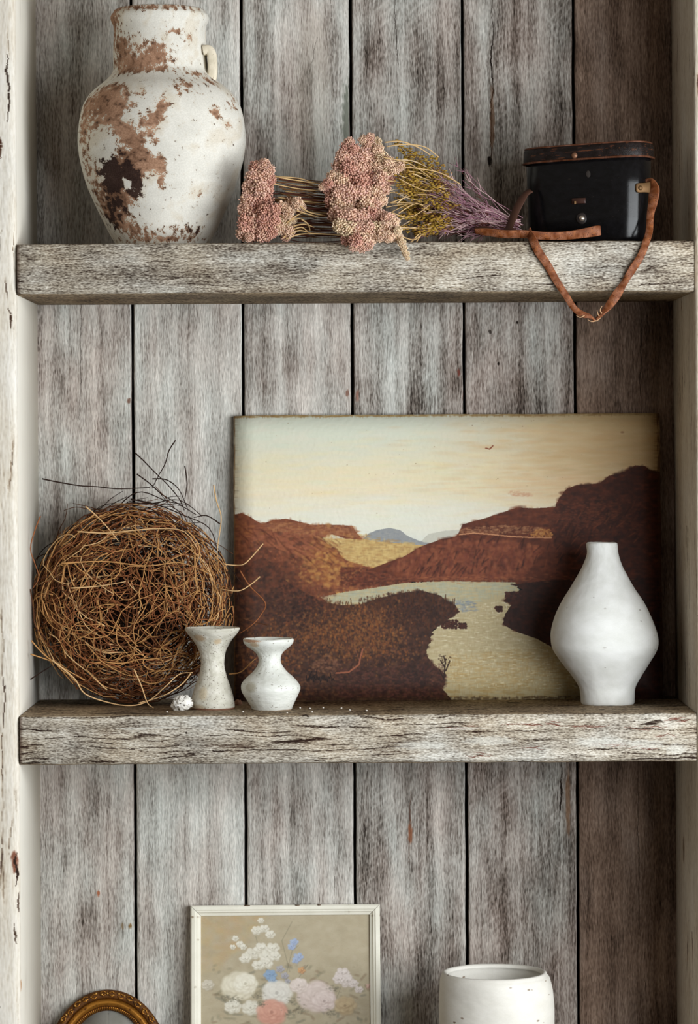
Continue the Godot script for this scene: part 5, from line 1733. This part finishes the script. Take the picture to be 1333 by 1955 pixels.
	# purple twigs fanning out from the tied end on the right
	for k in 190:
		var x0 := rng.randf_range(796, 925)
		var lo := lerpf(318, 400, clampf((x0 - 800) / 125.0, 0, 1)) if x0 > 850 else lerpf(345, 330, (x0 - 800) / 50.0)
		var y0 := rng.randf_range(lo, 452)
		if k < 8:
			x0 = [874, 880, 890, 905, 915, 862, 925, 900][k]
			y0 = [318, 326, 338, 352, 372, 338, 388, 360][k]
		var z0 := rng.randf_range(-0.10, -0.03)
		var e := P(rng.randf_range(945, 1000), rng.randf_range(416, 446), -0.072 + rng.randf_range(-0.008, 0.008)) - t.position
		var s := P(x0, y0, z0) - t.position
		var mid := s.lerp(e, 0.5) + Vector3(0, rng.randf_range(-0.002, 0.008), rng.randf_range(-0.006, 0.006))
		var pts := curve_pts([s, s.lerp(mid, 0.5) + Vector3(rng.randfn(), rng.randfn(), rng.randfn()) * 0.002, mid, e], 4)
		var st := newst()
		tube(st, pts, 0.0003, 0.0006, 4)
		for i in 5:
			var a := pts[rng.randi() % 7]
			var d := (s - e).normalized().rotated(Vector3.BACK, rng.randf_range(-0.7, 0.7)).rotated(Vector3.UP, rng.randf_range(-0.6, 0.6)) * rng.randf_range(0.008, 0.024)
			var c := a + d
			c.y = maxf(c.y, 0.0015)
			tube(st, PackedVector3Array([a, a + d * 0.5 + Vector3(0, rng.randf_range(-0.001, 0.001), 0), c]), 0.00045, 0.0003, 4)
		part("twig", done(st), [purple, mauve, purple, rstem][rng.randi() % 4], t)

var _cream: StandardMaterial3D
func cream_plain() -> StandardMaterial3D:
	if _cream == null:
		_cream = mat(c8(222, 196, 158), 0.8, {"spec": 0.2})
	return _cream

# ---------------------------------------------------------------- little things on the middle shelf
func build_small_bits() -> void:
	# porous white lump
	var z := -0.095
	var n := FastNoiseLite.new()
	n.seed = 3
	n.frequency = 1.6
	var lump := func(r: Vector3, bump: float, sd: int, rings: int) -> ArrayMesh:
		n.seed = sd
		var st := newst()
		var rows := []
		var uvs := []
		for i in rings + 1:
			var th := PI * i / rings
			var row := PackedVector3Array()
			var uv := PackedVector2Array()
			for j in rings * 2 + 1:
				var ph := -PI + TAU * (j % (rings * 2)) / (rings * 2)
				var d := Vector3(sin(th) * sin(ph), cos(th), sin(th) * cos(ph))
				var k := 1.0 + bump * n.get_noise_3dv(d * 1.1) + bump * 0.5 * n.get_noise_3dv(d * 3.0 + Vector3(5, 5, 5))
				var p := d * k * r
				p.y = maxf(p.y, -r.y * 0.85)
				row.append(p)
				uv.append(Vector2(float(j) / (rings * 2), float(i) / rings))
			rows.append(row)
			uvs.append(uv)
		grid(st, rows, uvs)
		return done(st)
	var im := ceramic(c8(232, 228, 220), 0, Color.BLACK, 10.0, 151, 256)
	var hi := Image.create_empty(256, 256, false, Image.FORMAT_L8)
	hi.fill(Color(0.8, 0.8, 0.8))
	for k in 150:
		var x := rng.randf() * 256
		var y := rng.randf_range(30, 226)
		var r := rng.randf_range(1.5, 4.5)
		stain(im, x, y, r, r, c8(78, 66, 54), 0.85, k, hi, 0.1)
	var cm := mat(Color.WHITE, 0.9, {"tex": tex(im), "bump": tex(hi), "depth": 0.2, "spec": 0.2})
	var o := part("coral", lump.call(Vector3(0.0155, 0.0125, 0.012), 0.45, 3, 22), cm, self)
	o.position = Vector3(P(348, 1343, z).x, MID_SHELF + 0.0106, z)
	o.rotation.z = 0.25
	tag(o, "knobbly white piece of coral full of small holes in front of the nest", "coral")
	# small brownish scrap between the two speckled vessels
	o = part("brown_scrap", lump.call(Vector3(0.006, 0.005, 0.005), 0.5, 9, 12), mat(c8(150, 110, 88), 0.8), self)
	o.position = Vector3(P(455, 1334, -0.19).x, MID_SHELF + 0.0042, -0.19)
	tag(o, "tiny brownish scrap in the gap between the two speckled vases", "scrap")
	# white crumbs strewn near the shelf edge
	var crumb: ArrayMesh = lump.call(Vector3(0.0016, 0.0013, 0.0015), 0.5, 5, 6)
	var wm := mat(c8(232, 226, 216), 0.9)
	for q in [[319, 1361, -0.055, "tiny white crumb just to the left of the white coral"], [464, 1362, -0.05, "tiny white crumb in front of the gap between the small speckled vases"], [573, 1353, -0.12, "tiny white crumb close to the right side of the squat vase"], [592, 1354, -0.105, "tiny white crumb second to the right of the squat vase"], [617, 1352, -0.12, "tiny white crumb third to the right of the squat vase"], [652, 1353, -0.11, "tiny white crumb fourth to the right of the squat vase"],
		[668, 1357, -0.07, "tiny white crumb fifth to the right of the squat vase"], [596, 1362, -0.04, "tiny white crumb nearest the shelf edge right of the squat vase"], [548, 1364, -0.03, "tiny white crumb at the shelf edge below the squat vase"], [700, 1359, -0.06, "tiny white crumb farthest to the right of the squat vase"]]:
		var c := part("crumb", crumb, wm, self)
		c.position = Vector3(P(q[0], q[1], q[2]).x, MID_SHELF + 0.0013, q[2])
		c.rotation.y = q[0]
		tag(c, q[3], "crumb", "white crumbs on the lower shelf")
